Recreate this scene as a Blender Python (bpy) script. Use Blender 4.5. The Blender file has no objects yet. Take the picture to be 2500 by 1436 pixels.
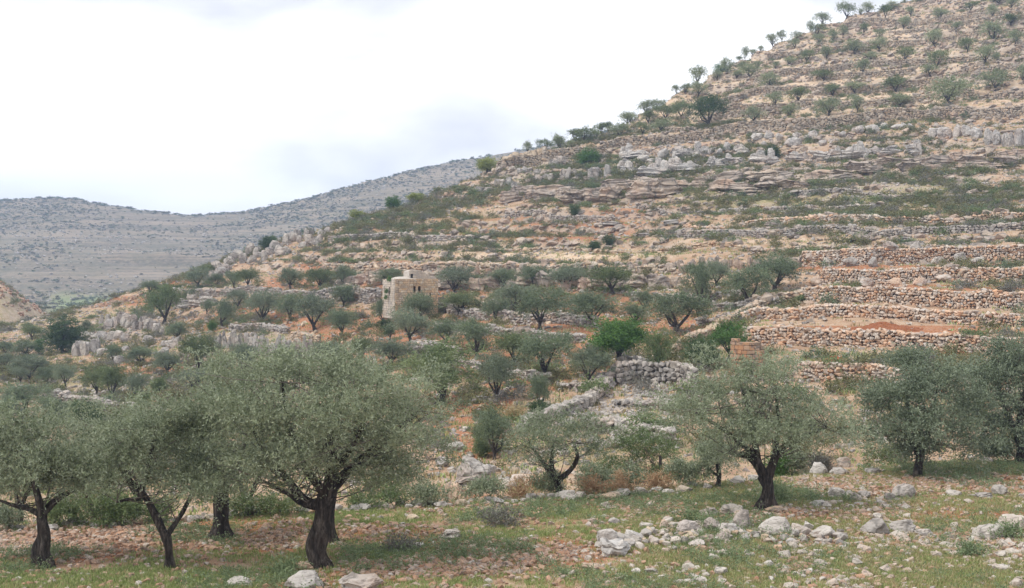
import bpy, bmesh, math, random
import numpy as np
R = math.radians
random.seed(7)
rng = np.random.default_rng(7)

# ---------------------------------------------------------------- camera, sky, sun, exposure
F, CX, YH = 3434.0, 1250.0, 650.0       # focal length in photo pixels, principal column, horizon row
sc = bpy.context.scene
cam_d = bpy.data.cameras.new('camera')
cam_d.sensor_width = 36.0
cam_d.lens = 36.0 * F / 2500.0
cam_d.shift_y = (YH - 718.0) / 2500.0
cam_d.clip_start, cam_d.clip_end = 0.1, 6000.0
cam = bpy.data.objects.new('camera', cam_d)
sc.collection.objects.link(cam)
cam.rotation_euler = (R(90), 0, 0)
sc.camera = cam

SUN_EL, SUN_AZ = 52.0, -115.0            # azimuth from +Y clockwise; negative = from the left, a little behind
w = bpy.data.worlds.new('World'); sc.world = w; w.use_nodes = True
nt = w.node_tree; nt.nodes.clear()
def WN(t, **k):
    n = nt.nodes.new(t)
    for a, b in k.items(): setattr(n, a, b)
    return n
wo = WN('ShaderNodeOutputWorld'); bg = WN('ShaderNodeBackground')
sky = WN('ShaderNodeTexSky', sky_type='NISHITA', sun_disc=False, sun_elevation=R(SUN_EL), sun_rotation=R(SUN_AZ % 360))
tc = WN('ShaderNodeTexCoord'); mp = WN('ShaderNodeMapping'); mp.inputs['Scale'].default_value = (1.0, 1.0, 2.6)
mp.inputs['Location'].default_value = (0.35, 0.0, 0.2)
n1 = WN('ShaderNodeTexNoise'); n1.inputs['Scale'].default_value = 3.4; n1.inputs['Detail'].default_value = 5; n1.inputs['Roughness'].default_value = .5
n1.inputs['Distortion'].default_value = .3
cr = WN('ShaderNodeValToRGB')
cr.color_ramp.elements[0].position = .38; cr.color_ramp.elements[0].color = (5.6, 5.65, 5.95, 1)
cr.color_ramp.elements[1].position = .58; cr.color_ramp.elements[1].color = (9.6, 9.6, 9.8, 1)
mx = WN('ShaderNodeMix', data_type='RGBA'); mx.inputs[0].default_value = .96
L = nt.links.new
L(tc.outputs['Generated'], mp.inputs[0]); L(mp.outputs[0], n1.inputs['Vector']); L(n1.outputs['Fac'], cr.inputs[0])
L(sky.outputs[0], mx.inputs[6]); L(cr.outputs[0], mx.inputs[7]); L(mx.outputs[2], bg.inputs[0])
bg.inputs[1].default_value = 0.084
L(bg.outputs[0], wo.inputs[0])

sd = bpy.data.lights.new('sun', 'SUN'); sd.energy = 1.5; sd.angle = R(10); sd.color = (1.0, .95, .87)
sun = bpy.data.objects.new('sun', sd); sc.collection.objects.link(sun)
sun.rotation_euler = (R(90 - SUN_EL), 0, R(180 - SUN_AZ) - R(180) + R(180))
import mathutils
_az = R(SUN_AZ); _el = R(SUN_EL)
_dir = mathutils.Vector((math.sin(_az) * math.cos(_el), math.cos(_az) * math.cos(_el), math.sin(_el)))
sun.rotation_euler = _dir.to_track_quat('Z', 'Y').to_euler()
sc.view_settings.view_transform = 'Standard'; sc.view_settings.look = 'None'
sc.view_settings.exposure = 0.98; sc.view_settings.gamma = 1.0
sc.view_settings.use_curve_mapping = False

# ---------------------------------------------------------------- helpers
COL = sc.collection
def link(o, parent=None):
    COL.objects.link(o)
    if parent is not None: o.parent = parent
    return o
def tag(o, label=None, cat=None, group=None, kind=None):
    if label and len(label.split()) > 16: print('LONG', len(label.split()), label)
    if label: o['label'] = label
    if cat: o['category'] = cat
    if group: o['group'] = group
    if kind: o['kind'] = kind
    return o
def empty(name, loc, label, cat, group=None, rz=0, s=1):
    o = bpy.data.objects.new(name, None); o.location = loc; o.rotation_euler = (0, 0, rz); o.scale = (s, s, s) if not hasattr(s, '__len__') else s
    o.empty_display_size = .3
    link(o); return tag(o, label, cat, group)
def mesh_np(name, V, Fq, mat=None, smooth=False, fattr=None):
    """V (n,3), Fq (m,k) all faces k-gons"""
    V = np.asarray(V, dtype=np.float32); Fq = np.asarray(Fq, dtype=np.int32)
    me = bpy.data.meshes.new(name)
    m, k = Fq.shape
    me.vertices.add(len(V)); me.vertices.foreach_set('co', V.ravel())
    me.loops.add(m * k); me.loops.foreach_set('vertex_index', Fq.ravel())
    me.polygons.add(m); me.polygons.foreach_set('loop_start', np.arange(0, m * k, k, dtype=np.int32))
    me.polygons.foreach_set('loop_total', np.full(m, k, dtype=np.int32))
    if smooth: me.polygons.foreach_set('use_smooth', np.ones(m, dtype=bool))
    if fattr is not None:
        a = me.attributes.new('tint', 'FLOAT', 'FACE'); a.data.foreach_set('value', np.asarray(fattr, dtype=np.float32))
    me.update(calc_edges=True)
    if mat: me.materials.append(mat)
    return me
def vattr(me, name, vals):
    a = me.attributes.new(name, 'FLOAT', 'POINT'); a.data.foreach_set('value', np.asarray(vals, dtype=np.float32))
ONES = ['', 'first', 'second', 'third', 'fourth', 'fifth', 'sixth', 'seventh', 'eighth', 'ninth', 'tenth', 'eleventh', 'twelfth', 'thirteenth',
        'fourteenth', 'fifteenth', 'sixteenth', 'seventeenth', 'eighteenth', 'nineteenth']
TENS = ['', '', 'twenty', 'thirty', 'forty', 'fifty', 'sixty', 'seventy', 'eighty', 'ninety']
def ordw(n):
    if n < 20: return ONES[n]
    t, o = divmod(n, 10)
    if o == 0: return TENS[t][:-1] + 'ieth'
    return TENS[t] + '-' + ONES[o]

# numpy value noise
def _h(ix, iy, s):
    n = (ix.astype(np.int64) * 374761393 + iy.astype(np.int64) * 668265263 + s * 1442695041) & 0xffffffff
    n = ((n ^ (n >> 13)) * 1274126177) & 0xffffffff
    n = n ^ (n >> 16)
    return (n & 0xffff) / 65535.0
def vn(x, y, s=0):
    ix = np.floor(x); iy = np.floor(y); fx = x - ix; fy = y - iy
    fx = fx * fx * (3 - 2 * fx); fy = fy * fy * (3 - 2 * fy)
    a = _h(ix, iy, s); b = _h(ix + 1, iy, s); c = _h(ix, iy + 1, s); d = _h(ix + 1, iy + 1, s)
    return (a * (1 - fx) + b * fx) * (1 - fy) + (c * (1 - fx) + d * fx) * fy
def fbm(x, y, s=0, o=4):
    t = 0; a = .5; n = 0
    for i in range(o):
        t = t + a * vn(x, y, s + i * 17); n += a; a *= .5; x = x * 2.03 + 11.3; y = y * 2.01 + 5.7
    return t / n
def sm(a, b, x):
    t = np.clip((x - a) / (b - a), 0, 1); return t * t * (3 - 2 * t)

# ---------------------------------------------------------------- materials
def mat(name, rough=.9):
    m = bpy.data.materials.new(name); m.use_nodes = True
    nt = m.node_tree; b = nt.nodes['Principled BSDF']; b.inputs['Roughness'].default_value = rough
    b.inputs['Specular IOR Level'].default_value = .25
    return m, nt, b
def N(nt, t, **k):
    n = nt.nodes.new(t)
    for a, v in k.items(): setattr(n, a, v)
    return n
def ramp(nt, fac, stops, interp='LINEAR'):
    r = N(nt, 'ShaderNodeValToRGB'); r.color_ramp.interpolation = interp
    e = r.color_ramp.elements
    while len(e) < len(stops): e.new(.5)
    for i, (p, c) in enumerate(stops):
        e[i].position = p; e[i].color = (*c, 1) if len(c) == 3 else c
    nt.links.new(fac, r.inputs[0]); return r.outputs[0]
def noise(nt, scale, detail=4, rough=.55, vec=None, out='Fac', scl=None):
    n = N(nt, 'ShaderNodeTexNoise'); n.inputs['Scale'].default_value = scale; n.inputs['Detail'].default_value = detail; n.inputs['Roughness'].default_value = rough
    if vec is None:
        g = N(nt, 'ShaderNodeNewGeometry'); vec = g.outputs['Position']
    if scl:
        m = N(nt, 'ShaderNodeMapping'); m.inputs['Scale'].default_value = scl; nt.links.new(vec, m.inputs[0]); vec = m.outputs[0]
    nt.links.new(vec, n.inputs['Vector']); return n.outputs[out]
def mixc(nt, fac, a, b, mode='MIX'):
    m = N(nt, 'ShaderNodeMix', data_type='RGBA', blend_type=mode)
    for s, v in ((m.inputs[0], fac), (m.inputs[6], a), (m.inputs[7], b)):
        if isinstance(v, (int, float)): s.default_value = v
        elif isinstance(v, tuple): s.default_value = (*v, 1)
        else: nt.links.new(v, s)
    return m.outputs[2]
def mth(nt, op, a, b=0.0, c=None, clamp=False):
    m = N(nt, 'ShaderNodeMath', operation=op, use_clamp=clamp)
    vals = [a, b] + ([c] if c is not None else [])
    for i, v in enumerate(vals):
        if isinstance(v, (int, float)): m.inputs[i].default_value = v
        else: nt.links.new(v, m.inputs[i])
    return m.outputs[0]
def attr(nt, name):
    a = N(nt, 'ShaderNodeAttribute'); a.attribute_name = name; return a.outputs['Fac']
def bump(nt, b, h, strength=.5, dist=.05):
    n = N(nt, 'ShaderNodeBump'); n.inputs['Strength'].default_value = strength; n.inputs['Distance'].default_value = dist
    nt.links.new(h, n.inputs['Height']); nt.links.new(n.outputs[0], b.inputs['Normal'])

def stone_mat(name, stops, stain=(.42, .2, .09), stain_amt=.35, nscale=6.0, dark=(.13, .12, .11)):
    m, nt, b = mat(name)
    oi = N(nt, 'ShaderNodeObjectInfo')
    rnd = mth(nt, 'FRACT', mth(nt, 'ADD', mth(nt, 'MULTIPLY', oi.outputs['Random'], .55), mth(nt, 'MULTIPLY', noise(nt, .22, 3, .6), 1.3)))
    base = ramp(nt, rnd, stops)
    tco = N(nt, 'ShaderNodeTexCoord').outputs['Object']
    n = noise(nt, nscale * .35, 6, .65)
    col = mixc(nt, ramp(nt, n, [(.35, (.0, .0, .0)), (.7, (1, 1, 1))]), base, mixc(nt, 1.0, base, (.62, .6, .58), 'MULTIPLY'))
    n2 = noise(nt, nscale * .12, 4, .6)
    col = mixc(nt, mth(nt, 'MULTIPLY', ramp(nt, n2, [(.5, (0, 0, 0)), (.68, (1, 1, 1))]), stain_amt), col, stain)
    n3 = noise(nt, nscale * 1.6, 5, .7)
    col = mixc(nt, ramp(nt, n3, [(.54, (0, 0, 0)), (.68, (.75, .75, .75))]), col, dark)
    vo = N(nt, 'ShaderNodeTexVoronoi', feature='DISTANCE_TO_EDGE'); vo.inputs['Scale'].default_value = nscale * .22
    wv = N(nt, 'ShaderNodeVectorMath', operation='ADD'); g_ = N(nt, 'ShaderNodeNewGeometry'); nt.links.new(g_.outputs['Position'], wv.inputs[0]); nt.links.new(noise(nt, nscale * .4, 3, out='Color'), wv.inputs[1]); nt.links.new(wv.outputs[0], vo.inputs['Vector'])
    col = mixc(nt, ramp(nt, vo.outputs['Distance'], [(.01, (.7, .7, .7)), (.05, (0, 0, 0))]), col, dark)
    nt.links.new(col, b.inputs['Base Color'])
    bump(nt, b, noise(nt, nscale, 7, .7), .7, .05)
    return m
GREY = [(0, (.36, .34, .32)), (.35, (.43, .40, .37)), (.7, (.50, .46, .41)), (1, (.33, .31, .29))]
M = {}
M['limestone'] = stone_mat('limestone', GREY, stain_amt=.18, nscale=3)
M['white_rock'] = stone_mat('white_rock', [(0, (.47, .44, .41)), (.5, (.56, .525, .48)), (1, (.43, .415, .40))], stain_amt=.2, nscale=3.2)
M['slab_rock'] = stone_mat('slab_rock', [(0, (.42, .35, .28)), (.5, (.46, .38, .31)), (1, (.37, .32, .28))], stain=(.42, .22, .12), stain_amt=.4, nscale=1.6)
M['orange_stone'] = stone_mat('orange_stone', [(0, (.60, .36, .22)), (.2, (.63, .49, .38)), (.4, (.55, .50, .45)), (.6, (.64, .44, .29)), (.8, (.49, .46, .43)), (1, (.64, .55, .46))], stain=(.54, .28, .14), stain_amt=.3, nscale=5, dark=(.36, .27, .2))
M['grey_stone'] = stone_mat('grey_stone', [(0, (.34, .32, .30)), (.3, (.44, .40, .36)), (.55, (.48, .38, .29)), (.75, (.36, .34, .33)), (1, (.50, .45, .39))], stain_amt=.18, nscale=5)
M['hill_stone'] = stone_mat('hillside_wall_stone', [(0, (.36, .31, .25)), (.4, (.46, .39, .31)), (.7, (.33, .30, .26)), (1, (.50, .38, .27))], stain_amt=.12, nscale=3, dark=(.17, .14, .11))
M['cream_stone'] = stone_mat('cream_stone', [(0, (.50, .40, .29)), (.4, (.56, .47, .36)), (.7, (.45, .40, .34)), (1, (.56, .38, .25))], stain=(.5, .26, .12), stain_amt=.2, nscale=3)
M['hut_stone'] = stone_mat('hut_stone', [(0, (.60, .42, .26)), (.3, (.70, .54, .38)), (.55, (.54, .44, .33)), (.8, (.66, .45, .27)), (1, (.70, .61, .48))], stain=(.6, .34, .16), stain_amt=.25, nscale=3, dark=(.3, .25, .2))
M['hut_pale'] = stone_mat('hut_pale', [(0, (.60, .52, .42)), (.5, (.66, .58, .48)), (1, (.55, .49, .42))], stain_amt=.12, nscale=3, dark=(.34, .31, .28))
M['ruin_stone'] = stone_mat('ruin_stone', [(0, (.48, .28, .16)), (.5, (.52, .36, .23)), (1, (.42, .31, .23))], stain=(.4, .17, .07), stain_amt=.4, nscale=4)
M['field_stone'] = stone_mat('field_stone', [(0, (.50, .46, .41)), (.4, (.46, .39, .32)), (.7, (.55, .52, .48)), (1, (.42, .34, .27))], stain=(.42, .2, .1), stain_amt=.3, nscale=8)
M['red_stone'] = stone_mat('red_stone', [(0, (.44, .27, .18)), (.4, (.50, .36, .26)), (.7, (.38, .22, .14)), (1, (.52, .44, .37))], stain=(.30, .14, .08), stain_amt=.4, nscale=8)

def mortar():
    m, nt, b = mat('joint_mortar'); n = noise(nt, 4, 5)  # mortar's own brown, in joints and wall cores
    nt.links.new(ramp(nt, n, [(.3, (.16, .11, .07)), (.7, (.26, .19, .13))]), b.inputs['Base Color']); bump(nt, b, n, .6, .05); return m
M['mortar'] = mortar()
def plaster():
    m, nt, b = mat('lime_plaster'); n = noise(nt, 2.0, 6, .65)
    nt.links.new(ramp(nt, n, [(.3, (.33, .29, .25)), (.5, (.43, .39, .34)), (.7, (.50, .46, .41))]), b.inputs['Base Color']); bump(nt, b, noise(nt, 9, 5), .5, .05); return m
M['plaster'] = plaster()
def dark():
    m, nt, b = mat('unlit_interior'); b.inputs['Base Color'].default_value = (.02, .018, .016, 1); return m  # near-black colour stands in for shade behind the openings
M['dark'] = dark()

def leaf_mat(name, dark, mid, light, trans=.25, rough=.55, silver=None):
    m = bpy.data.materials.new(name); m.use_nodes = True
    nt = m.node_tree; b = nt.nodes['Principled BSDF']; out = nt.nodes['Material Output']
    oi = N(nt, 'ShaderNodeObjectInfo')
    t = attr(nt, 'tint')
    t = mth(nt, 'ADD', mth(nt, 'MULTIPLY', t, .8), mth(nt, 'MULTIPLY', oi.outputs['Random'], .2))
    col = ramp(nt, t, [(.12, dark), (.5, mid), (.92, light)])
    hn = noise(nt, .05, 2)
    if silver:
        g = N(nt, 'ShaderNodeNewGeometry')
        col = mixc(nt, mth(nt, 'MULTIPLY', g.outputs['Backfacing'], .6), col, silver)
    nt.links.new(col, b.inputs['Base Color']); b.inputs['Roughness'].default_value = rough; b.inputs['Specular IOR Level'].default_value = .3
    tr = N(nt, 'ShaderNodeBsdfTranslucent'); nt.links.new(col, tr.inputs[0])
    mx = N(nt, 'ShaderNodeMixShader'); mx.inputs[0].default_value = trans
    nt.links.new(b.outputs[0], mx.inputs[1]); nt.links.new(tr.outputs[0], mx.inputs[2]); nt.links.new(mx.outputs[0], out.inputs[0])
    return m
M['olive'] = leaf_mat('olive_foliage', (.055, .074, .036), (.165, .205, .11), (.37, .41, .265), silver=(.33, .37, .27), trans=.33)
M['olive_dark'] = leaf_mat('olive_foliage_dense', (.055, .078, .042), (.14, .18, .105), (.29, .34, .22), silver=(.26, .3, .22), trans=.32)
M['olive_far'] = leaf_mat('olive_foliage_grove', (.040, .066, .028), (.115, .16, .078), (.25, .31, .175), silver=(.21, .25, .17), trans=.3)
M['olive_hill'] = leaf_mat('olive_foliage_hilltop', (.08, .105, .045), (.20, .24, .12), (.38, .42, .24), silver=(.32, .35, .24), trans=.35)
M['green'] = leaf_mat('fresh_green_foliage', (.035, .085, .015), (.08, .17, .035), (.15, .27, .07))
M['darkgreen'] = leaf_mat('dark_evergreen_foliage', (.022, .05, .016), (.06, .105, .035), (.12, .18, .065))
M['yellow'] = leaf_mat('yellow_green_foliage', (.13, .17, .03), (.25, .29, .07), (.38, .4, .13))
M['mixed'] = leaf_mat('almond_foliage', (.06, .10, .035), (.13, .18, .07), (.24, .28, .13))
M['scrub'] = leaf_mat('scrub_foliage', (.07, .075, .032), (.15, .15, .065), (.26, .25, .125))
M['scrubgrey'] = leaf_mat('grey_scrub', (.10, .10, .085), (.17, .165, .14), (.24, .235, .19))
M['weed'] = leaf_mat('weed_leaf', (.10, .14, .06), (.18, .24, .12), (.30, .36, .21))
M['grass'] = leaf_mat('grass_blades', (.14, .21, .055), (.26, .33, .11), (.42, .44, .21))
M['drygrass'] = leaf_mat('dry_grass', (.28, .22, .10), (.40, .33, .18), (.5, .43, .27))
M['fern'] = leaf_mat('rusty_dry_fern', (.22, .12, .06), (.36, .23, .13), (.46, .35, .22))
def bark():
    m, nt, b = mat('olive_bark')
    n = noise(nt, 11, 7, .75, scl=(1, 1, .22)); n2 = noise(nt, 3, 3)
    col = ramp(nt, n, [(.36, (.010, .008, .007)), (.5, (.045, .037, .031)), (.66, (.17, .145, .125))])
    col = mixc(nt, ramp(nt, n2, [(.5, (0, 0, 0)), (.7, (.5, .5, .5))]), col, (.06, .04, .028))
    nt.links.new(col, b.inputs['Base Color']); bump(nt, b, n, 1.0, .12); return m
M['bark'] = bark()
def twigm():
    m, nt, b = mat('twig_bark'); n = noise(nt, 3, 4)
    nt.links.new(ramp(nt, n, [(.35, (.06, .05, .042)), (.65, (.17, .15, .13))]), b.inputs['Base Color']); return m
M['twig'] = twigm()

def ground_mat():
    m, nt, b = mat('hillside_ground', .95)
    lk = nt.links.new
    g = N(nt, 'ShaderNodeNewGeometry'); pos = g.outputs['Position']
    red = attr(nt, 'red'); green = attr(nt, 'green'); pale = attr(nt, 'pale'); farv = attr(nt, 'far'); rock = attr(nt, 'rock')
    nL = noise(nt, .09, 5, .6); nM = noise(nt, .8, 6, .65); nS = noise(nt, 5, 6, .7); nT = noise(nt, 22, 4, .7)
    tan = ramp(nt, nM, [(.3, (.27, .155, .095)), (.5, (.38, .26, .17)), (.7, (.50, .39, .29))])
    redc = ramp(nt, nS, [(.3, (.20, .08, .038)), (.5, (.33, .145, .07)), (.7, (.46, .27, .165))])
    f = mth(nt, 'MULTIPLY', red, 1.0)
    rf = mth(nt, 'ADD', mth(nt, 'SUBTRACT', nL, .57), f)
    rf = mth(nt, 'ADD', rf, mth(nt, 'MULTIPLY', mth(nt, 'SUBTRACT', nM, .5), .9))
    rf = ramp(nt, rf, [(.05, (0, 0, 0)), (.3, (1, 1, 1))])
    col = mixc(nt, rf, tan, redc)
    col = mixc(nt, mth(nt, 'MULTIPLY', pale, .75), col, ramp(nt, nM, [(.3, (.50, .33, .20)), (.45, (.60, .46, .32)), (.65, (.66, .56, .43))]))
    grc = ramp(nt, nS, [(.3, (.15, .15, .065)), (.55, (.25, .24, .11)), (.75, (.40, .35, .2))])
    gf = mth(nt, 'ADD', green, mth(nt, 'MULTIPLY', mth(nt, 'SUBTRACT', noise(nt, 1.7, 6, .7), .5), 1.8))
    gf = ramp(nt, gf, [(.45, (0, 0, 0)), (.85, (.85, .85, .85))])
    col = mixc(nt, gf, col, grc)
    # loose pebbles and gravel lying in the soil
    vo = N(nt, 'ShaderNodeTexVoronoi'); vo.inputs['Scale'].default_value = 3.2; lk(pos, vo.inputs['Vector'])
    pb = ramp(nt, vo.outputs['Distance'], [(.12, (1, 1, 1)), (.3, (0, 0, 0))])
    gate = ramp(nt, mth(nt, 'ADD', nL, mth(nt, 'MULTIPLY', nM, .6)), [(.62, (0, 0, 0)), (.9, (1, 1, 1))])
    col = mixc(nt, mth(nt, 'MULTIPLY', pb, mth(nt, 'MULTIPLY', gate, .8)), col, (.5, .44, .38))
    # bare limestone wherever the ground is steep or marked as outcrop
    sx = N(nt, 'ShaderNodeSeparateXYZ'); lk(g.outputs['Normal'], sx.inputs[0])
    st = mth(nt, 'ADD', mth(nt, 'SUBTRACT', .86, sx.outputs[2]), mth(nt, 'MULTIPLY', mth(nt, 'SUBTRACT', nM, .5), .35))
    st = ramp(nt, mth(nt, 'ADD', st, mth(nt, 'MULTIPLY', rock, .3)), [(.0, (0, 0, 0)), (.16, (1, 1, 1))])
    rk = ramp(nt, noise(nt, 1.2, 7, .7, scl=(1, 1, 3)), [(.3, (.24, .17, .12)), (.5, (.40, .33, .27)), (.7, (.50, .45, .39))])
    col = mixc(nt, mth(nt, 'MULTIPLY', st, .85), col, rk)
    # far hill: scrub mottling
    fm = noise(nt, .035, 8, .72); fs = noise(nt, .3, 7, .8, scl=(1, 1, 2.5))
    fc = ramp(nt, fs, [(.34, (.06, .065, .04)), (.46, (.13, .115, .08)), (.56, (.22, .18, .13)), (.70, (.42, .38, .31))])
    strat = noise(nt, .05, 6, .7, scl=(.1, .1, 9))
    fc = mixc(nt, ramp(nt, strat, [(.44, (0, 0, 0)), (.56, (.9, .9, .9))]), fc, (.30, .24, .17))
    fc = mixc(nt, ramp(nt, fm, [(.45, (0, 0, 0)), (.62, (.55, .55, .55))]), fc, (.12, .12, .07))
    fc = mixc(nt, mth(nt, 'MULTIPLY', attr(nt, 'meadow'), .85), fc, (.22, .27, .12))
    col = mixc(nt, farv, col, fc)
    col = mixc(nt, mth(nt, 'MULTIPLY', ramp(nt, nT, [(.3, (1, 1, 1)), (.55, (0, 0, 0))]), .35), col, (.12, .08, .05))
    lk(col, b.inputs['Base Color'])
    hh = mth(nt, 'ADD', mth(nt, 'MULTIPLY', nS, .7), mth(nt, 'MULTIPLY', pb, .25))
    bump(nt, b, hh, .8, .14)
    return m
M['ground'] = ground_mat()
def soil():
    m, nt, b = mat('freshly_dug_red_soil'); n = noise(nt, 5, 6, .7)
    nt.links.new(ramp(nt, n, [(.3, (.19, .065, .028)), (.6, (.29, .11, .05)), (.8, (.38, .2, .11))]), b.inputs['Base Color']); bump(nt, b, n, 1, .12); return m
M['soil'] = soil()

# ---------------------------------------------------------------- terrain
XC = [-900, -400, 0, 250, 500, 750, 1000, 1250, 1500, 1750, 2000, 2250, 2500, 2900, 3500]
PR = [
 [(1340,52),(1240,70),(1060,100),(950,135),(890,170),(850,195),(830,215),(815,230),(805,240)],
 [(1340,52),(1240,70),(1060,100),(950,135),(890,170),(850,195),(830,215),(815,230),(805,240)],
 [(1330,52),(1230,72),(1060,105),(960,140),(895,172),(850,195),(825,212),(805,226),(795,236)],
 [(1320,52),(1200,72),(1055,103),(955,140),(870,172),(820,190),(785,205),(760,216),(742,226)],
 [(1300,52),(1160,72),(1030,100),(940,130),(860,155),(790,178),(720,198),(680,212),(645,222)],
 [(1290,52),(1150,70),(1010,95),(900,122),(810,148),(740,168),(680,188),(620,208),(572,226)],
 [(1285,51),(1150,66),(1000,90),(880,115),(785,143),(700,163),(630,182),(560,205),(498,232)],
 [(1280,51),(1130,66),(980,87),(870,108),(780,130),(700,155),(620,178),(490,215),(383,255)],
 [(1240,52),(1110,65),(980,83),(880,100),(790,120),(700,145),(610,170),(450,210),(318,262)],
 [(1200,54),(1080,67),(960,84),(870,98),(780,115),(690,136),(590,163),(400,218),(168,300)],
 [(1180,56),(1060,68),(950,82),(860,95),(765,110),(690,127),(590,152),(400,205),(58,335)],
 [(1170,57),(1050,69),(945,80),(860,92),(765,107),(690,122),(590,146),(390,200),(-15,355)],
 [(1160,58),(1045,69),(950,79),(865,90),(770,104),(690,118),(590,141),(385,195),(-150,380)],
 [(1160,58),(1045,69),(950,79),(865,90),(770,103),(690,117),(590,140),(380,193),(-300,400)],
 [(1160,58),(1045,69),(950,79),(865,90),(770,103),(690,117),(590,140),(380,193),(-300,400)]]
EDGE = ([-900, 0, 600, 1000, 1300, 1600, 1900, 2200, 2500, 3500], [38, 38.4, 39.8, 41.9, 43.2, 44.9, 47.3, 49.8, 51.5, 53])
FARC = ([-900, -300, 0, 60, 150, 250, 350, 430, 520, 600, 700, 800, 900, 1000, 1100, 1270, 1500, 1800, 3500],
        [560, 510, 484, 479, 480, 496, 513, 521, 521, 511, 491, 466, 441, 416, 391, 362, 310, 330, 450])
HF = 7.1
UF = np.arange(-900, 3501, 10.0)
def gsm(a, s):
    k = np.exp(-.5 * (np.arange(-3 * s, 3 * s + 1) / s) ** 2); k /= k.sum()
    return np.convolve(np.pad(a, 3 * s, mode='edge'), k, mode='valid')
kD, kZ = [], []
nf = np.array([-HF] * 4)
ed = gsm(np.interp(UF, *EDGE), 6)
for Dv, Zv in ((1.0, -1.9), (6.0, -2.7), (12.0, -4.4), (21.0, -6.5), (29.5, -7.1)):
    kD.append(np.full_like(UF, Dv)); kZ.append(np.full_like(UF, Zv))
kD.append(ed); kZ.append(np.full_like(UF, -HF))
kD.append(ed + 1.2); kZ.append(np.full_like(UF, -HF - .9))
for k in range(9):
    d = gsm(np.interp(UF, XC, [p[k][1] for p in PR]), 7)
    y = gsm(np.interp(UF, XC, [p[k][0] for p in PR]), 7 if k < 8 else 4)
    kD.append(d); kZ.append((YH - y) / F * d)
zc = kZ[-1]; dc = kD[-1]
kD.append(dc + 8); kZ.append(zc - 1.2)
kD.append(dc + 45); kZ.append(np.minimum(zc - 16, zc * .6 - 12))
kD.append(np.full_like(UF, 500.)); kZ.append(np.full_like(UF, -15.8))
kD.append(np.full_like(UF, 690.)); kZ.append(np.full_like(UF, -18.2))
fy = gsm(np.interp(UF, *FARC), 3)
for t, Dv in ((.18, 760), (.5, 900), (.8, 1020), (1.0, 1130)):
    yy = 741 + (fy - 741) * t
    kD.append(np.full_like(UF, Dv)); kZ.append((YH - yy) / F * Dv)
kD.append(np.full_like(UF, 1500.)); kZ.append((YH - fy) / F * 1130 - 60)
kD.append(np.full_like(UF, 1900.)); kZ.append((YH - fy) / F * 1130 - 90)
KD = np.array(kD).T; KZ = np.array(kZ).T          # (nu, K)

def base_cols(u, D):
    """z of the smooth ground for matching arrays of column u and distance D"""
    u = np.asarray(u, float); D = np.asarray(D, float)
    fi = np.clip((u - UF[0]) / 10.0, 0, len(UF) - 1.001); i0 = fi.astype(int); t = (fi - i0)
    K = KD.shape[1]; z = np.full(np.broadcast(u, D).shape, -99.0)
    for k in range(K - 1):
        d0 = KD[i0, k] * (1 - t) + KD[i0 + 1, k] * t; d1 = KD[i0, k + 1] * (1 - t) + KD[i0 + 1, k + 1] * t
        z0 = KZ[i0, k] * (1 - t) + KZ[i0 + 1, k] * t; z1 = KZ[i0, k + 1] * (1 - t) + KZ[i0 + 1, k + 1] * t
        s = (D - d0) / np.maximum(d1 - d0, 1e-6)
        msk = (s >= 0) & (s < 1) | ((k == 0) & (s < 0)) | ((k == K - 2) & (s >= 1))
        z = np.where(msk, z0 + (z1 - z0) * np.clip(s, 0, 1.0), z)
    return z
def smooth_base(u, D):
    z = (base_cols(u, D - D * .012) + base_cols(u, D) * 2 + base_cols(u, D + D * .012)) / 4
    z0 = base_cols(u, D)
    return np.where(D < 58, z0, z)

# terrace walls: name -> (polyline of the TOP edge in photo pixels, height px, step?, ...)
WALLS = {}
def W(key, pts, h, step=True, near=False, m='grey_stone', sw=(.22, .5), ch=.25, label='', rub=0.0, thick=.5, Lb=9.0):
    WALLS[key] = dict(pts=pts, h=h, step=step, near=near, m=m, sw=sw, ch=ch, label=label, rub=rub, thick=thick, Lb=Lb)
W('r1', [(1812,805),(1963,805),(2103,812),(2276,816),(2416,830),(2560,842),(2700,850)], 34, near=True, m='orange_stone', sw=(.17,.46), ch=.2, rub=.08, label='lowest long orange dry-stone terrace wall, directly in front of the red soil strip')
W('r2', [(1812,776),(1859,763),(1963,762),(2103,765),(2242,772),(2346,781),(2560,786),(2700,790)], 23, near=True, m='orange_stone', sw=(.17,.46), ch=.2, rub=.08, label='second dry-stone terrace wall from the bottom, just behind the red soil mound')
W('r3', [(1962,717),(2103,720),(2242,722),(2381,722),(2560,724),(2700,726)], 32, near=True, m='orange_stone', sw=(.17,.46), ch=.2, rub=.08, label='tall dry-stone terrace wall, third from the bottom on the right')
W('r4', [(1998,663),(2103,661),(2242,663),(2381,661),(2560,661),(2700,661)], 28, near=True, m='orange_stone', sw=(.17,.46), ch=.2, rub=.08, label='orange dry-stone terrace wall with two round stones, fourth from the bottom on the right')
W('r5', [(1956,617),(2085,620),(2103,627),(2165,617),(2242,610),(2311,603),(2500,598),(2700,594)], 33, near=True, m='orange_stone', sw=(.17,.46), ch=.2, rub=.08, label='high terrace wall built over big grey blocks, fifth from the bottom on the right')
W('r6', [(1667,541),(1838,540),(1998,541),(2102,537),(2172,539),(2311,534),(2500,527),(2700,524)], 15, m='orange_stone', sw=(.25,.6), ch=.24, label='low reddish terrace wall along the foot of the green scrub slope')
W('r7', [(1650,571),(1859,574),(2015,566),(2172,570),(2311,562),(2500,560),(2700,558)], 14, m='grey_stone', sw=(.25,.6), ch=.24, label='tumbled grey terrace wall just above the high blocky wall')
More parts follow.
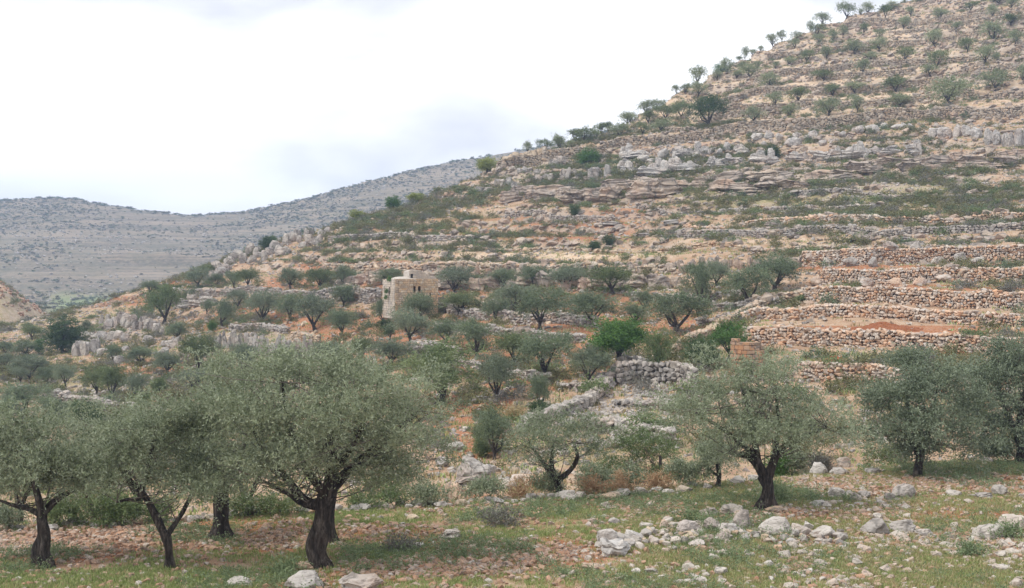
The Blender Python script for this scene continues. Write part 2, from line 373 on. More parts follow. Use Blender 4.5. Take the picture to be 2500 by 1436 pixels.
W('r0', [(1936,889),(2017,895),(2099,899),(2180,911),(2300,925),(2450,935),(2600,945)], 36, near=True, m='orange_stone', sw=(.17,.46), ch=.2, rub=.08, label='orange dry-stone wall lowest on the slope, half hidden behind the right-hand olives')
W('diag', [(1594,874),(1646,848),(1673,833),(1730,808),(1760,793),(1817,762),(1900,732),(1973,711)], 18, near=True, m='cream_stone', label='pinkish stone wall climbing diagonally past the dark green shrubs', thick=1.3, Lb=3, rub=.3)
W('fold', [(1500,912),(1563,900),(1646,900),(1684,905),(1700,920)], 42, near=True, m='limestone', sw=(.3,.7), ch=.3, label='grey boulder wall curving round the sheepfold', thick=.8, Lb=6)
W('foldd', [(1275,1038),(1350,1003),(1400,985),(1450,962),(1490,930),(1530,900),(1594,884)], 24, near=True, m='limestone', sw=(.25,.6), ch=.26, label='broad rubble wall running diagonally down from the sheepfold to the valley', thick=1.3, rub=.4, Lb=4)
W('folde', [(1490,985),(1540,980),(1600,985),(1650,984)], 14, m='grey_stone', label='low line of rubble inside the sheepfold', thick=1.0, rub=.6, Lb=3)
W('foldf', [(1420,1045),(1500,1030),(1560,1052),(1640,1062)], 26, near=True, m='limestone', sw=(.3,.6), ch=.27, label='lower curved rubble wall of the sheepfold, behind the small forked olive', thick=1.0, rub=.5, Lb=4)
W('g1', [(1205,768),(1300,772),(1400,777),(1455,783)], 22, near=True, m='grey_stone', label='grey rubble terrace wall in the middle of the olive grove', rub=.4)
W('g2', [(1190,806),(1300,810),(1426,820)], 16, m='grey_stone', label='second grey rubble wall of the grove, right above the red ploughed soil', rub=.4)
W('g3', [(1000,838),(1071,856),(1120,872)], 24, m='grey_stone', label='grey rubble bank below the olives in front of the hut', rub=.6)
W('g4', [(770,708),(840,706),(925,712)], 30, m='grey_stone', label='grey stone bank running up to the left corner of the hut', rub=.6)
W('g5', [(400,706),(500,712),(600,708),(690,710),(770,714)], 12, m='grey_stone', label='grey terrace wall under the row of small olives on the left spur', rub=.4)
W('g6', [(1541,712),(1620,716),(1737,720),(1810,724)], 16, m='grey_stone', sw=(.25,.6), label='low grey wall behind the three-stemmed olives right of the grove', rub=.3)
W('g7', [(1737,752),(1800,748),(1859,748),(1905,740)], 14, m='grey_stone', label='short dark grey wall below the two rounded olives on the right', rub=.3)
W('g8', [(557,798),(640,792),(703,800)], 13, m='grey_stone', label='low grey wall with a grassy edge below the left grove', rub=.4)
W('g9', [(712,815),(780,822)], 26, m='cream_stone', label='short buff stone retaining wall beside the tall fluted rocks', rub=.2)
W('g10', [(1065,740),(1140,752),(1190,768)], 16, m='grey_stone', label='grey rubble wall just right of the hut', rub=.6)
W('g11', [(1060,800),(1120,806),(1190,812)], 12, m='grey_stone', label='thin rubble line right of the olives in front of the hut', rub=.6)
W('g12', [(1090,880),(1160,884),(1240,905),(1340,935)], 15, m='grey_stone', label='rubble edge of the red terrace under the middle olives', rub=.6)
W('g13', [(100,955),(180,965),(250,985),(330,995)], 22, m='grey_stone', label='broken grey wall low on the left slope below the small olives', rub=.6)
W('g14', [(1700,792),(1760,780),(1800,775)], 13, m='grey_stone', label='short grey wall left of the stone terraces', rub=.4)
W('g15', [(1360,945),(1430,948),(1490,935)], 15, m='grey_stone', label='short grey rubble wall beside the small forked olive above the sheepfold', rub=.5)
W('m1', [(800,577),(900,574),(1000,576),(1150,582)], 12, m='grey_stone', sw=(.3,.7), ch=.25, label='grey terrace wall on the slope far above the hut')
W('m2', [(790,640),(900,640),(1050,645),(1250,648),(1450,650),(1640,655)], 16, m='cream_stone', sw=(.35,1.0), ch=.35, label='long reddish stone ledge above the orchard', rub=.4)
W('m3', [(1100,607),(1300,604),(1450,607),(1640,600)], 7, m='cream_stone', sw=(.3,.9), ch=.28, label='thin stone edge of the bare terrace above the orchard')
W('m4', [(1230,520),(1310,515),(1400,520),(1500,526)], 13, m='grey_stone', sw=(.3,.6), ch=.25, label='grey dry-stone patch of wall in the middle of the scrub slope')
W('m5', [(1550,500),(1700,508),(1850,500),(2000,503),(2150,497)], 10, m='grey_stone', sw=(.3,.7), ch=.28, label='broken grey wall through the green scrub below the slabs', rub=.5)
W('m6', [(1900,478),(2050,470),(2200,482),(2400,470),(2600,462)], 9, m='grey_stone', sw=(.3,.7), ch=.28, label='upper broken wall through the green scrub on the right', rub=.5)
W('m7', [(1640,600),(1750,592),(1850,598),(1950,590),(2100,592),(2300,586),(2600,580)], 10, m='cream_stone', sw=(.3,.9), ch=.3, label='low slabby ledge wall above the high blocky wall', rub=.3)
W('u1', [(1210,397),(1278,376),(1345,368),(1408,361),(1533,338),(1668,316),(1772,304),(1928,294),(2032,281),(2188,265),(2344,256),(2474,255),(2650,250)], 23, m='hill_stone', sw=(.35,.8), ch=.3, label='long grey dry-stone wall crossing the whole upper hillside', thick=.7)
W('u2', [(1700,288),(1751,276),(1824,263),(1902,255),(1980,246),(2136,237),(2292,229),(2469,208),(2650,195)], 17, m='hill_stone', sw=(.4,.9), ch=.36, label='buff terrace wall, second of the walls on the upper hillside')
W('u3', [(1760,235),(1850,218),(1980,205),(2136,192),(2266,179),(2396,166),(2500,151),(2650,135)], 17, m='hill_stone', sw=(.4,.9), ch=.36, label='buff terrace wall, third of the walls on the upper hillside')
W('u4', [(1830,185),(1918,172),(2006,156),(2084,143),(2240,138),(2396,120),(2500,105),(2650,90)], 17, m='hill_stone', sw=(.4,.9), ch=.36, label='buff terrace wall, fourth of the walls on the upper hillside')
W('u5', [(1870,128),(1928,114),(2084,99),(2240,83),(2396,62),(2500,52),(2650,40)], 17, m='hill_stone', sw=(.4,.9), ch=.36, label='buff terrace wall, fifth of the walls on the upper hillside')
W('u6', [(2050,60),(2084,52),(2240,42),(2396,26),(2500,18),(2650,10)], 17, m='hill_stone', sw=(.4,.9), ch=.36, label='highest terrace wall in view on the upper hillside')

W('u7', [(1765,277),(1830,268),(1900,259)], 16, m='hill_stone', sw=(.4,.9), ch=.36, label='short buff wall behind the dark two-lobed tree on the upper hillside')
W('u8', [(1974,192),(2080,188),(2170,186),(2237,180)], 14, m='hill_stone', sw=(.4,.9), ch=.36, step=False, label='short buff wall in the middle of the upper terraces')
W('u9', [(2181,74),(2300,66),(2425,56),(2600,40)], 14, m='hill_stone', sw=(.4,.9), ch=.36, label='short high wall near the top right corner')
W('u10', [(1620,330),(1700,322),(1765,318)], 10, m='hill_stone', sw=(.4,.9), ch=.36, step=False, label='stub of wall below the dark two-lobed tree')
# inverse of the smooth ground on the hill: photo row -> distance, per column
DS = np.concatenate([np.arange(57, 420, .5)])
UU, DD = np.meshgrid(UF, DS, indexing='ij')
YB = YH - F * smooth_base(UU, DD) / DD
def dinv(u, y):
    i = int(np.clip(round((u - UF[0]) / 10), 0, len(UF) - 1)); yy = YB[i]
    j = np.argmax(yy <= y)
    if yy[j] > y: j = int(np.argmin(yy))
    if j == 0: return DS[0]
    a, b = yy[j - 1], yy[j]
    return DS[j - 1] + (DS[j] - DS[j - 1]) * ((a - y) / (a - b) if a != b else 0)
for k, q in WALLS.items():
    us = np.arange(q['pts'][0][0], q['pts'][-1][0] + .1, 5.0)
    yt = np.interp(us, [p[0] for p in q['pts']], [p[1] for p in q['pts']])
    dd = np.array([dinv(a, b + q['h']) for a, b in zip(us, yt)])
    s = 3; pad = np.pad(dd, s, mode='edge'); dd = np.convolve(pad, np.ones(2 * s + 1) / (2 * s + 1), mode='valid')
    q['us'] = us; q['Dw'] = dd; q['H'] = q['h'] / F * dd

def zfull(u, D, detail=True):
    u = np.asarray(u, float); D = np.asarray(D, float)
    X = (u - CX) / F * D; Y = D
    z = smooth_base(u, D)
    ys = YH - F * z / D
    hill = sm(56, 64, D) * (1 - sm(430, 470, D))
    # natural ledges of the bedded limestone
    amp = hill * (.35 + .65 * sm(700, 620, ys)) * sm(120, 150, D)
    per = 2.0 + 1.4 * sm(330, 200, ys)
    q = (z + 3.2 * (fbm(X * .02, Y * .02, 5, 3) - .5) + .9 * (fbm(X * .12, Y * .12, 9, 2) - .5)) / per
    fr = q - np.floor(q)
    ledge = (sm(.55, .95, fr) - fr) * per
    z = z + ledge * amp * .75 * np.maximum(sm(.3, .55, fbm(X * .03, Y * .05, 21, 2)), .9 * sm(320, 240, ys))
    # terrace steps
    for kk, w_ in WALLS.items():
        if not w_['step']: continue
        us = w_['us']; Dw = np.interp(u, us, w_['Dw']); H = np.interp(u, us, w_['H'])
        end = np.clip(np.minimum(u - us[0], us[-1] - u) / 25.0 + .2, 0, 1)
        t = D - Dw
        z = z + np.where(t > .4, H * end * np.clip(1 - (t - .4) / w_['Lb'], 0, 1), 0)
    # small spur far left
    top = np.interp(u, [-900, -400, 0, 80, 135, 190], [12, 6, -3.3, -8.6, -12.6, -19])
    sp = top - ((D - 305) / 9.0) ** 2 * .8
    z = np.where((D > 255) & (D < 360) & (u < 190), np.maximum(z, sp), z)
    # cliff band on the far hill
    cl = sm(0, 6, D - (857 + 8 * (vn(u * .02, u * 0, 3) - .5))) * (1 - sm(6, 60, D - 857)) * sm(200, 300, u) * (1 - sm(640, 700, u))
    z = z + cl * 5.0
    if detail:
        near = 1 - sm(55, 60, D)
        z = z + near * (fbm(X * .25, Y * .25, 31, 3) - .5) * .22 * sm(29, 31, D) + near * (fbm(X * 2.2, Y * 2.2, 33, 3) - .5) * .09
        z = z + hill * ((fbm(X * .15, Y * .15, 41, 3) - .5) * .9 * sm(60, 90, D) + (fbm(X * .9, Y * .9, 43, 3) - .5) * .38 )
        far = sm(430, 500, D)
        z = z + far * ((fbm(X * .01, Y * .01, 51, 4) - .5) * 5 + (fbm(X * .06, Y * .06, 53, 3) - .5) * 3.0) * np.clip((D - 430) / 300, 0, 1)
    return z
uA = np.arange(-700, 3201, 9.0)
dA = np.concatenate([[1.0, 3, 6, 9, 12, 15, 18, 21, 24, 27, 29], np.arange(30, 56, .16), np.arange(56, 150, .3), np.arange(150, 262, .42),
                     np.arange(262, 420, .55), np.arange(420, 700, 9), np.arange(700, 1140, 3.5), [1150, 1170, 1200, 1260, 1350, 1500, 1700, 1900]])
UA, DA = np.meshgrid(uA, dA, indexing='ij')
ZA = zfull(UA, DA)
YA = YH - F * ZA / DA
def gh(x, D):
    """ground height at photo column x and distance D, read from the mesh grid"""
    fi = min(max((x - uA[0]) / 9.0, 0), len(uA) - 1.001); i = int(fi); t = fi - i
    return float(np.interp(D, dA, ZA[i]) * (1 - t) + np.interp(D, dA, ZA[i + 1]) * t)
def hit(x, y, dmin=57.0, dmax=430.0):
    """first ground point seen at photo pixel (x, y), beyond dmin"""
    i = int(np.clip(round((x - uA[0]) / 9.0), 0, len(uA) - 1))
    m = (YA[i] <= y) & (dA >= dmin)
    D = dA[np.argmax(m)] if m.any() and dA[np.argmax(m)] <= dmax else None
    if D is None:
        c = (dA >= dmin) & (dA <= dmax); D = dA[c][np.argmin(YA[i][c])]
    return float(D)
def world(x, D, dz=0.0): return ((x - CX) / F * D, D, gh(x, D) + dz)
def fieldD(y): return HF * F / (y - YH)

def paint(ells):
    a = np.zeros_like(ZA)
    for (cx, cy, rx, ry, v) in ells:
        d = np.sqrt(((UA - cx) / rx) ** 2 + ((YA - cy) / ry) ** 2)
        a = np.maximum(a, v * (1 - sm(.6, 1.15, d)))
    return a
near_f = (DA < 57)
redp = paint([(1250,850,420,90,.5),(1600,800,200,60,.45),(700,790,250,60,.45),(1000,690,400,40,.45),(1450,740,300,40,.4),(1300,560,450,40,.35),(2150,806,380,12,1),(2450,850,260,18,.9),(2300,703,260,8,.7),(1380,880,110,40,1.0),(1290,930,120,30,.8),(790,790,90,18,.9),(1130,1000,160,40,.9),
              (690,690,40,14,.8),(2035,884,70,12,.9),(1150,1060,110,70,.7),(440,690,70,16,.8),(300,735,180,14,.5),(870,650,170,25,.6),(1300,660,300,14,.6),
              (1550,520,130,14,.5),(2000,650,200,12,.6),(2350,650,180,14,.7),(1150,1230,200,30,.4),(300,900,200,30,.35)]) * (~near_f)
redn = paint([(120,1330,330,45,.9),(700,1310,420,40,.95),(1000,1390,330,30,.7),(1250,1350,240,40,.7),(1560,1240,130,25,.75),(1720,1245,160,25,.8),(2250,1185,330,28,1.0),
              (2000,1262,500,22,.6),(400,1310,300,35,.95),(700,1420,160,16,.8),(2350,1240,200,22,.6)]) * near_f
grn = paint([(300,1415,500,35,.9),(1500,1270,300,30,.8),(1200,1300,200,40,.7),(2000,1390,600,60,.85),(1200,1400,300,40,.6),(950,1350,200,30,.6),(2100,1230,200,18,.7),
             (900,1265,200,25,.6),(2350,1140,220,14,.8)]) * near_f
grh = paint([(2000,470,520,60,.8),(1500,430,380,70,.65),(1100,560,260,60,.6),(2150,880,260,25,.8),(1550,860,60,40,.7),(1950,760,150,14,.8),(2200,640,300,10,.6),
             (240,940,220,40,.75),(600,850,200,60,.7),(200,770,130,20,.6),(1000,720,60,60,.5),(1600,770,60,30,.5),(2200,690,300,10,.5),(1650,350,500,45,.4),(40,760,120,60,.7),
             (150,1000,300,60,.6),(1500,1100,400,60,.6)]) * (~near_f)
pale = paint([(2100,150,560,160,.85),(1750,280,350,60,.8),(1350,620,330,16,.9),(1900,575,350,30,.5),(2000,330,500,30,.4),(1500,1010,150,60,.5),(60,730,120,80,.6)]) * (~near_f)
farm = sm(380, 470, DA)
mead = sm(470, 500, DA) * (1 - sm(700, 745, DA)) * sm(90, 160, UA + 0 * DA)
rockm = paint([(2000,430,520,40,.7),(1500,440,330,50,.8),(1300,670,320,25,.8),(650,840,160,40,.7),(330,800,150,40,.6)]) * (~near_f)
nu, nd = ZA.shape
idx = np.arange(nu * nd).reshape(nu, nd)
quads = np.stack([idx[:-1, :-1], idx[1:, :-1], idx[1:, 1:], idx[:-1, 1:]], -1).reshape(-1, 4)
V = np.stack([(UA - CX) / F * DA, DA, ZA], -1).reshape(-1, 3)
me = mesh_np('ground', V, quads, M['ground'], smooth=True)
for nm, arr in (('red', np.maximum(redp, redn) + .12 * (DA < 57)), ('green', np.maximum(grn, grh)), ('pale', pale), ('far', farm), ('meadow', mead), ('rock', rockm)):
    vattr(me, nm, arr.ravel())
tag(link(bpy.data.objects.new('ground', me)), kind='structure')

# ---------------------------------------------------------------- prototypes
def hull_rock(name, n=14, sq=.0, seed=0, m=None, smooth=False):
    r = random.Random(seed); bm = bmesh.new()
    for i in range(n):
        v = mathutils.Vector((r.gauss(0, 1), r.gauss(0, 1), r.gauss(0, 1))).normalized()
        if sq: v = mathutils.Vector([math.copysign(abs(c) ** (1 - sq), c) for c in v])
        bm.verts.new(v * r.uniform(.85, 1.05))
    bmesh.ops.convex_hull(bm, input=bm.verts)
    for v in [v for v in bm.verts if not v.link_faces]: bm.verts.remove(v)
    me = bpy.data.meshes.new(name); bm.to_mesh(me); bm.free()
    if smooth: me.polygons.foreach_set('use_smooth', [True] * len(me.polygons))
    if m: me.materials.append(m)
    return me
_proto = {}
def protos(kind, mname):
    key = (kind, mname)
    if key in _proto: return _proto[key]
    L_ = []
    if kind == 'hull': L_ = [hull_rock('stone', 17, .25, s, M[mname]) for s in range(10)]
    if kind == 'pebble': L_ = [hull_rock('pebble', 12, .15, s + 50, M[mname]) for s in range(6)]
    if kind == 'block':
        L_ = [block_mesh(s, M[mname]) for s in range(6)]
    if kind == 'boulder': L_ = [boulder_mesh(s, M[mname], 'round') for s in range(7)]
    if kind == 'flute': L_ = [boulder_mesh(s + 20, M[mname], 'flute') for s in range(7)]
    if kind == 'slab': L_ = [boulder_mesh(s + 40, M[mname], 'slab') for s in range(7)]
    _proto[key] = L_; return L_
def block_mesh(seed, m):
    r = random.Random(seed + 900); bm = bmesh.new(); bmesh.ops.create_cube(bm, size=2)
    for v in bm.verts: v.co += mathutils.Vector((r.uniform(-.07, .07), r.uniform(-.1, .1), r.uniform(-.07, .07)))
    bmesh.ops.bevel(bm, geom=list(bm.edges), offset=.16, segments=1, affect='EDGES')
    me = bpy.data.meshes.new('stone_block'); bm.to_mesh(me); bm.free(); me.materials.append(m); return me
def n3(p, s, seed):
    return mathutils.noise.noise(mathutils.Vector(p) * s + mathutils.Vector((seed * 3.1, seed * 1.7, seed * 2.3)))
def boulder_mesh(seed, m, kind):
    r = random.Random(seed); bm = bmesh.new()
    bmesh.ops.create_icosphere(bm, subdivisions=5 if kind == 'boulder_hi' else 4, radius=1)
    planes = []
    for i in range(15 if kind != 'flute' else 11):
        n = mathutils.Vector((r.gauss(0, 1), r.gauss(0, 1), r.gauss(0, .8) if kind == 'round' else r.gauss(0, .35))).normalized()
        planes.append((n, r.uniform(.6, .88)))
    lay = [r.uniform(.8, 1.12) for i in range(12)]; tilt = (r.uniform(-.15, .15), r.uniform(-.1, .1))
    cracks = [(r.uniform(0, 6.28), r.uniform(.05, .12), r.uniform(.15, .34)) for i in range(5)]
    for v in bm.verts:
        p = v.co.copy(); q = p.copy()
        if kind == 'round': q = mathutils.Vector([math.copysign(abs(c) ** .85, c) for c in p])
        else: q = mathutils.Vector([math.copysign(abs(c) ** .6, c) for c in p])
        for n, d in planes:
            e = q.dot(n) - d
            if e > 0: q -= n * e * .9
        if kind == 'flute':
            a = math.atan2(p.y, p.x); k = 1
            for (ca, cw, cd) in cracks:
                da = abs((a - ca + .5 * n3((0, 0, p.z), 1.2, seed) + math.pi) % (2 * math.pi) - math.pi)
                k -= cd * math.exp(-(da / cw) ** 2)
            fl = abs(n3((math.cos(a) * 3, math.sin(a) * 3, p.z * .3), 1.6, seed))
            k -= .14 * max(0, .25 - fl) / .25
            q.x *= k; q.y *= k
            q.z *= 1 + .3 * n3((p.x * 1.3, p.y * 1.3, 0), 1.6, seed + 3) if p.z > 0 else 1
            q.x += .18 * q.z * n3((seed, 0, 0), 1.7, 1)
        elif kind == 'slab':
            zt = p.z + tilt[0] * p.x + tilt[1] * p.y + .08 * n3(p, 1.5, seed)
            k = lay[int((zt + 1.3) * 4.2) % 12]
            q.x *= k * (1 + .22 * n3((p.x, p.y, zt * .4), 1.6, seed)); q.y *= k * (1 + .2 * n3((p.y, p.x, zt * .4), 1.6, seed))
            if p.z > 0: q.z *= 1 + .55 * n3((p.x, p.y, 0), 1.4, seed + 7) + .25 * (1 if n3((p.x, p.y, 0), 2.3, seed + 2) > .1 else 0)
        d = 1 + .13 * n3(q, 1.5, seed) + .09 * n3(q, 4, seed) + .07 * n3(q, 9, seed) - .06 * max(0, n3(q, 6, seed + 9) - .15)
        v.co = q * d * 1.12
    me = bpy.data.meshes.new('rock'); bm.to_mesh(me); bm.free(); me.materials.append(m)
    me.polygons.foreach_set('use_smooth', [False] * len(me.polygons))
    return me

# geometry-node scatter for uncountable stuff
_gn = {}
def gn_group(key, meshes):
    if key in _gn: return _gn[key]
    c = bpy.data.collections.new('source_' + key)
    for i, me in enumerate(meshes):
        c.objects.link(bpy.data.objects.new(key + '_source', me))
    g = bpy.data.node_groups.new('scatter_' + key, 'GeometryNodeTree')
    g.interface.new_socket('Geometry', in_out='INPUT', socket_type='NodeSocketGeometry'); g.interface.new_socket('Geometry', in_out='OUTPUT', socket_type='NodeSocketGeometry')
    gi = g.nodes.new('NodeGroupInput'); go = g.nodes.new('NodeGroupOutput'); ip = g.nodes.new('GeometryNodeInstanceOnPoints')
    ci = g.nodes.new('GeometryNodeCollectionInfo'); ci.inputs['Collection'].default_value = c; ci.inputs['Separate Children'].default_value = True; ci.inputs['Reset Children'].default_value = True
    def na(nm, ty):
        n = g.nodes.new('GeometryNodeInputNamedAttribute'); n.data_type = ty; n.inputs['Name'].default_value = nm; return n.outputs['Attribute']
    er = g.nodes.new('FunctionNodeEulerToRotation')
    l = g.links.new
    l(gi.outputs[0], ip.inputs['Points']); l(ci.outputs[0], ip.inputs['Instance']); ip.inputs['Pick Instance'].default_value = True
    l(na('idx', 'INT'), ip.inputs['Instance Index']); l(na('rot', 'FLOAT_VECTOR'), er.inputs[0]); l(er.outputs[0], ip.inputs['Rotation']); l(na('scl', 'FLOAT_VECTOR'), ip.inputs['Scale'])
    l(ip.outputs[0], go.inputs[0])
    _gn[key] = g; return g
def scatter(name, key, meshes, P, Rt, S, parent=None, kind='stuff', label=None, cat=None):
    P = np.asarray(P, np.float32); n = len(P)
    me = bpy.data.meshes.new(name); me.vertices.add(n); me.vertices.foreach_set('co', P.ravel())
    a = me.attributes.new('rot', 'FLOAT_VECTOR', 'POINT'); a.data.foreach_set('vector', np.asarray(Rt, np.float32).ravel())
    a = me.attributes.new('scl', 'FLOAT_VECTOR', 'POINT'); a.data.foreach_set('vector', np.asarray(S, np.float32).ravel())
    a = me.attributes.new('idx', 'INT', 'POINT'); a.data.foreach_set('value', rng.integers(0, len(meshes), n).astype(np.int32))
    me.update()
    o = link(bpy.data.objects.new(name, me), parent)
    md = o.modifiers.new('scatter', 'NODES'); md.node_group = gn_group(key, meshes)
    return tag(o, label, cat, None, kind)

# ---------------------------------------------------------------- dry-stone walls
WR = random.Random(11)
def build_wall(key, q):
    us, Dw = q['us'], q['Dw']
    P = np.stack([(us - CX) / F * Dw, Dw], -1)
    s = np.concatenate([[0], np.cumsum(np.hypot(*(P[1:] - P[:-1]).T))])
    mid = len(us) // 2
    root = empty('stone_wall', world(us[mid], Dw[mid]), q['label'], 'wall', 'dry-stone terrace walls')
    ch = q['ch']; Ltot = s[-1]; stones = []
    Hm = float(np.max(q['H']))
    nc = int(Hm / ch) + 2
    rows = max(2, int(round(q['thick'] / .45)))
    gz = np.array([gh(a, b - .35) for a, b in zip(us, Dw)])
    gz = np.convolve(np.pad(gz, 3, mode='edge'), np.ones(7) / 7, mode='valid')
    for r_ in range(rows):
        for c in range(nc):
            a = WR.uniform(0, .3)
            while a < Ltot:
                wd = q['sw'][0] + (q['sw'][1] - q['sw'][0]) * WR.random() ** 1.6
                hh = ch * WR.uniform(.85, 1.3)
                if WR.random() < .08: wd *= WR.uniform(1.4, 2.2); hh *= WR.uniform(1.3, 1.9)
                am = a + wd / 2; a += wd * .92
                Hh = np.interp(am, s, q['H']) * (1 + q['rub'] * (vn(np.array([am * .3]), np.array([3.3]), len(key) + int(us[0]))[0] - .6))
                zc_ = c * ch + ch * .4 + WR.uniform(-.05, .05)
                if zc_ > Hh * 1.22 + .1: continue
                top = zc_ > Hh - ch
                if r_ > 0 and not top: continue
                X = np.interp(am, s, P[:, 0]); Y = np.interp(am, s, P[:, 1]) + .05 - zc_ * -.06 + r_ * .42 + WR.uniform(-.06, .06)
                if q['rub']: Y += WR.uniform(-.5, .3) * q['rub']
                Z = np.interp(am, s, gz) + zc_
                dp = WR.uniform(.18, .3)
                j = min(int(np.searchsorted(s, am)), len(s) - 1); j = max(j, 1)
                tang = math.atan2(P[j, 1] - P[j - 1, 1], P[j, 0] - P[j - 1, 0])
                stones.append(((X, Y, Z), (WR.uniform(-.25, .25), WR.uniform(-.3, .3) + (0 if WR.random() < .7 else WR.uniform(-.6, .6)), tang + WR.uniform(-.3, .3)), (wd * .55, dp * (1 + q['rub']), hh * .62), wd * hh / Y / Y * (1 if 0 <= CX + F * X / Y <= 2500 else 0)))
    meshes = protos('hull', q['m'])
    order = sorted(range(len(stones)), key=lambda i: -stones[i][3])
    k = 300 if q['near'] else 0
    for i in order[:k]:
        p, ro, sc_, _ = stones[i]
        o = bpy.data.objects.new('stone', meshes[WR.randrange(len(meshes))]); link(o, root)
        o.location = (p[0] - root.location[0], p[1] - root.location[1], p[2] - root.location[2]); o.rotation_euler = ro; o.scale = sc_
    rest = order[k:]
    if rest:
        P3 = np.array([stones[i][0] for i in rest]) - np.array(root.location)
        scatter('stones', 'hull_' + q['m'], meshes, P3, [stones[i][1] for i in rest], [stones[i][2] for i in rest], parent=root)
for k, q in WALLS.items(): build_wall(k, q)

# ---------------------------------------------------------------- trees
def tube(pts, rad, sides=7, seed=0, gn=.12, closed_end=True):
    pts = np.array(pts, float); rad = np.array(rad, float)
    # resample
    d = np.concatenate([[0], np.cumsum(np.linalg.norm(pts[1:] - pts[:-1], axis=1))])
    n = max(len(pts), int(len(pts) * 2.5)) if sides > 5 else len(pts)
    t = np.linspace(0, d[-1], n)
    # smooth interpolation
    Pn = np.stack([np.interp(t, d, pts[:, i]) for i in range(3)], -1)
    if n > 4:
        Pn[1:-1] = (Pn[:-2] + 2 * Pn[1:-1] + Pn[2:]) / 4
    rn = np.interp(t, d, rad)
    Vv = []; Fc = []
    r_ = np.random.default_rng(seed)
    ph = r_.random(4) * 6.28
    for i in range(n):
        tn = Pn[min(i + 1, n - 1)] - Pn[max(i - 1, 0)]; tn /= (np.linalg.norm(tn) + 1e-9)
        a = np.cross(tn, [0.3, 1, 0.1]); a /= np.linalg.norm(a); b = np.cross(tn, a)
        for j in range(sides):
            th = 6.2832 * j / sides
            rr = rn[i] * (1 + gn * (math.sin(3 * th + ph[0] + t[i] * 1.5) * .6 + math.sin(5 * th + ph[1] - t[i] * 2) * .5 + math.sin(t[i] * 7 + ph[2] + 2 * th) * .5))
            Vv.append(Pn[i] + rr * (math.cos(th) * a + math.sin(th) * b))
    for i in range(n - 1):
        for j in range(sides):
            Fc.append((i * sides + j, i * sides + (j + 1) % sides, (i + 1) * sides + (j + 1) % sides, (i + 1) * sides + j))
    return np.array(Vv), np.array(Fc)
def join(parts):
    Vs, Fs, off = [], [], 0
    for v, f in parts: Vs.append(v); Fs.append(f + off); off += len(v)
    return np.concatenate(Vs), np.concatenate(Fs)

def foliage(lobes, n, ll, lw, g, clump=.45, spray=10, flat=1.0, droop=.25, nclump=None, shell=.5, spl=4.5, under=-.35, ragged=.12):
    """lobes: (cx,cy,cz,rx,ry,rz); returns leaf quads and a tint per leaf"""
    lobes = np.array(lobes, float)
    vol = (lobes[:, 3] * lobes[:, 4] * lobes[:, 5]) ** (2 / 3.); pr = vol / vol.sum()
    if nclump is None: nclump = max(12, int(vol.sum() * 13 / (clump / .45) ** 2))
    li = g.choice(len(lobes), nclump, p=pr)
    d = g.normal(size=(nclump, 3)); d /= np.linalg.norm(d, axis=1)[:, None]
    d[:, 2] = np.where(d[:, 2] < under, -d[:, 2] * .7, d[:, 2])
    rr = g.random(nclump) ** shell
    rr *= 1 + ragged * g.normal(size=nclump)
    cc = lobes[li, :3] + d * rr[:, None] * lobes[li, 3:6]
    out = d * lobes[li, 3:6]; out /= np.linalg.norm(out, axis=1)[:, None] + 1e-9
    ct = np.clip(g.random(nclump) * .75 + g.random(len(lobes))[li] * .45 - .1, 0, 1); cs = g.uniform(.6, 1.3, nclump) * clump
    ns = max(1, n // spray)
    ci = g.choice(nclump, ns)
    sp = cc[ci] + g.normal(size=(ns, 3)) * (cs[ci] * .5)[:, None] * [1, 1, .75]
    sd_ = out[ci] * .7 + g.normal(size=(ns, 3)) * .6 + [0, 0, .25]
    sd_ /= np.linalg.norm(sd_, axis=1)[:, None]
    Ls = g.uniform(.5, 1.1, ns) * ll * spl
    t = (np.arange(spray) + g.random((ns, spray)) * .6) / spray
    p = sp[:, None, :] + sd_[:, None, :] * (t * Ls[:, None])[..., None]
    p[..., 2] -= droop * (t * Ls[:, None]) ** 2 / (ll * spl)
    p = p.reshape(-1, 3); m = len(p)
    ld = np.repeat(sd_, spray, 0) * .6 + g.normal(size=(m, 3)) * .75; ld /= np.linalg.norm(ld, axis=1)[:, None]
    sdv = np.cross(ld, g.normal(size=(m, 3))); sdv /= np.linalg.norm(sdv, axis=1)[:, None] + 1e-9
    l_ = ll * g.uniform(.7, 1.25, m)[:, None]; w_ = lw * g.uniform(.7, 1.25, m)[:, None]
    Vv = np.empty((m, 4, 3)); Vv[:, 0] = p; Vv[:, 1] = p + ld * l_ * .5 + sdv * w_ * .5; Vv[:, 2] = p + ld * l_; Vv[:, 3] = p + ld * l_ * .5 - sdv * w_ * .5
    tint = np.clip(.45 * np.repeat(ct[ci], spray) + .2 * np.repeat(g.random(ns), spray) + .35 * g.random(m), 0, 1)
    return Vv.reshape(-1, 3), np.arange(m * 4).reshape(-1, 4), tint

def twigs(lobes, fork, g, n=14, r=.02, sides=4):
    parts = []
    for i in range(n):
        l = lobes[g.integers(len(lobes))]
        d = g.normal(size=3); d /= np.linalg.norm(d); d[2] = abs(d[2])
        e = np.array(l[:3]) + d * np.array(l[3:6]) * g.uniform(.5, .95)
        f = fork[g.integers(len(fork))]
        mid = (np.array(f) + e) / 2 + g.normal(size=3) * .12 * np.linalg.norm(e - f)
        parts.append(tube([f, (f + mid) / 2 + g.normal(size=3) * .04 * np.linalg.norm(e - f), mid, (mid + e) / 2 + g.normal(size=3) * .05 * np.linalg.norm(e - f), e], [r * 1.6, r * 1.3, r, r * .7, r * .3], sides, i, 0))
    return parts

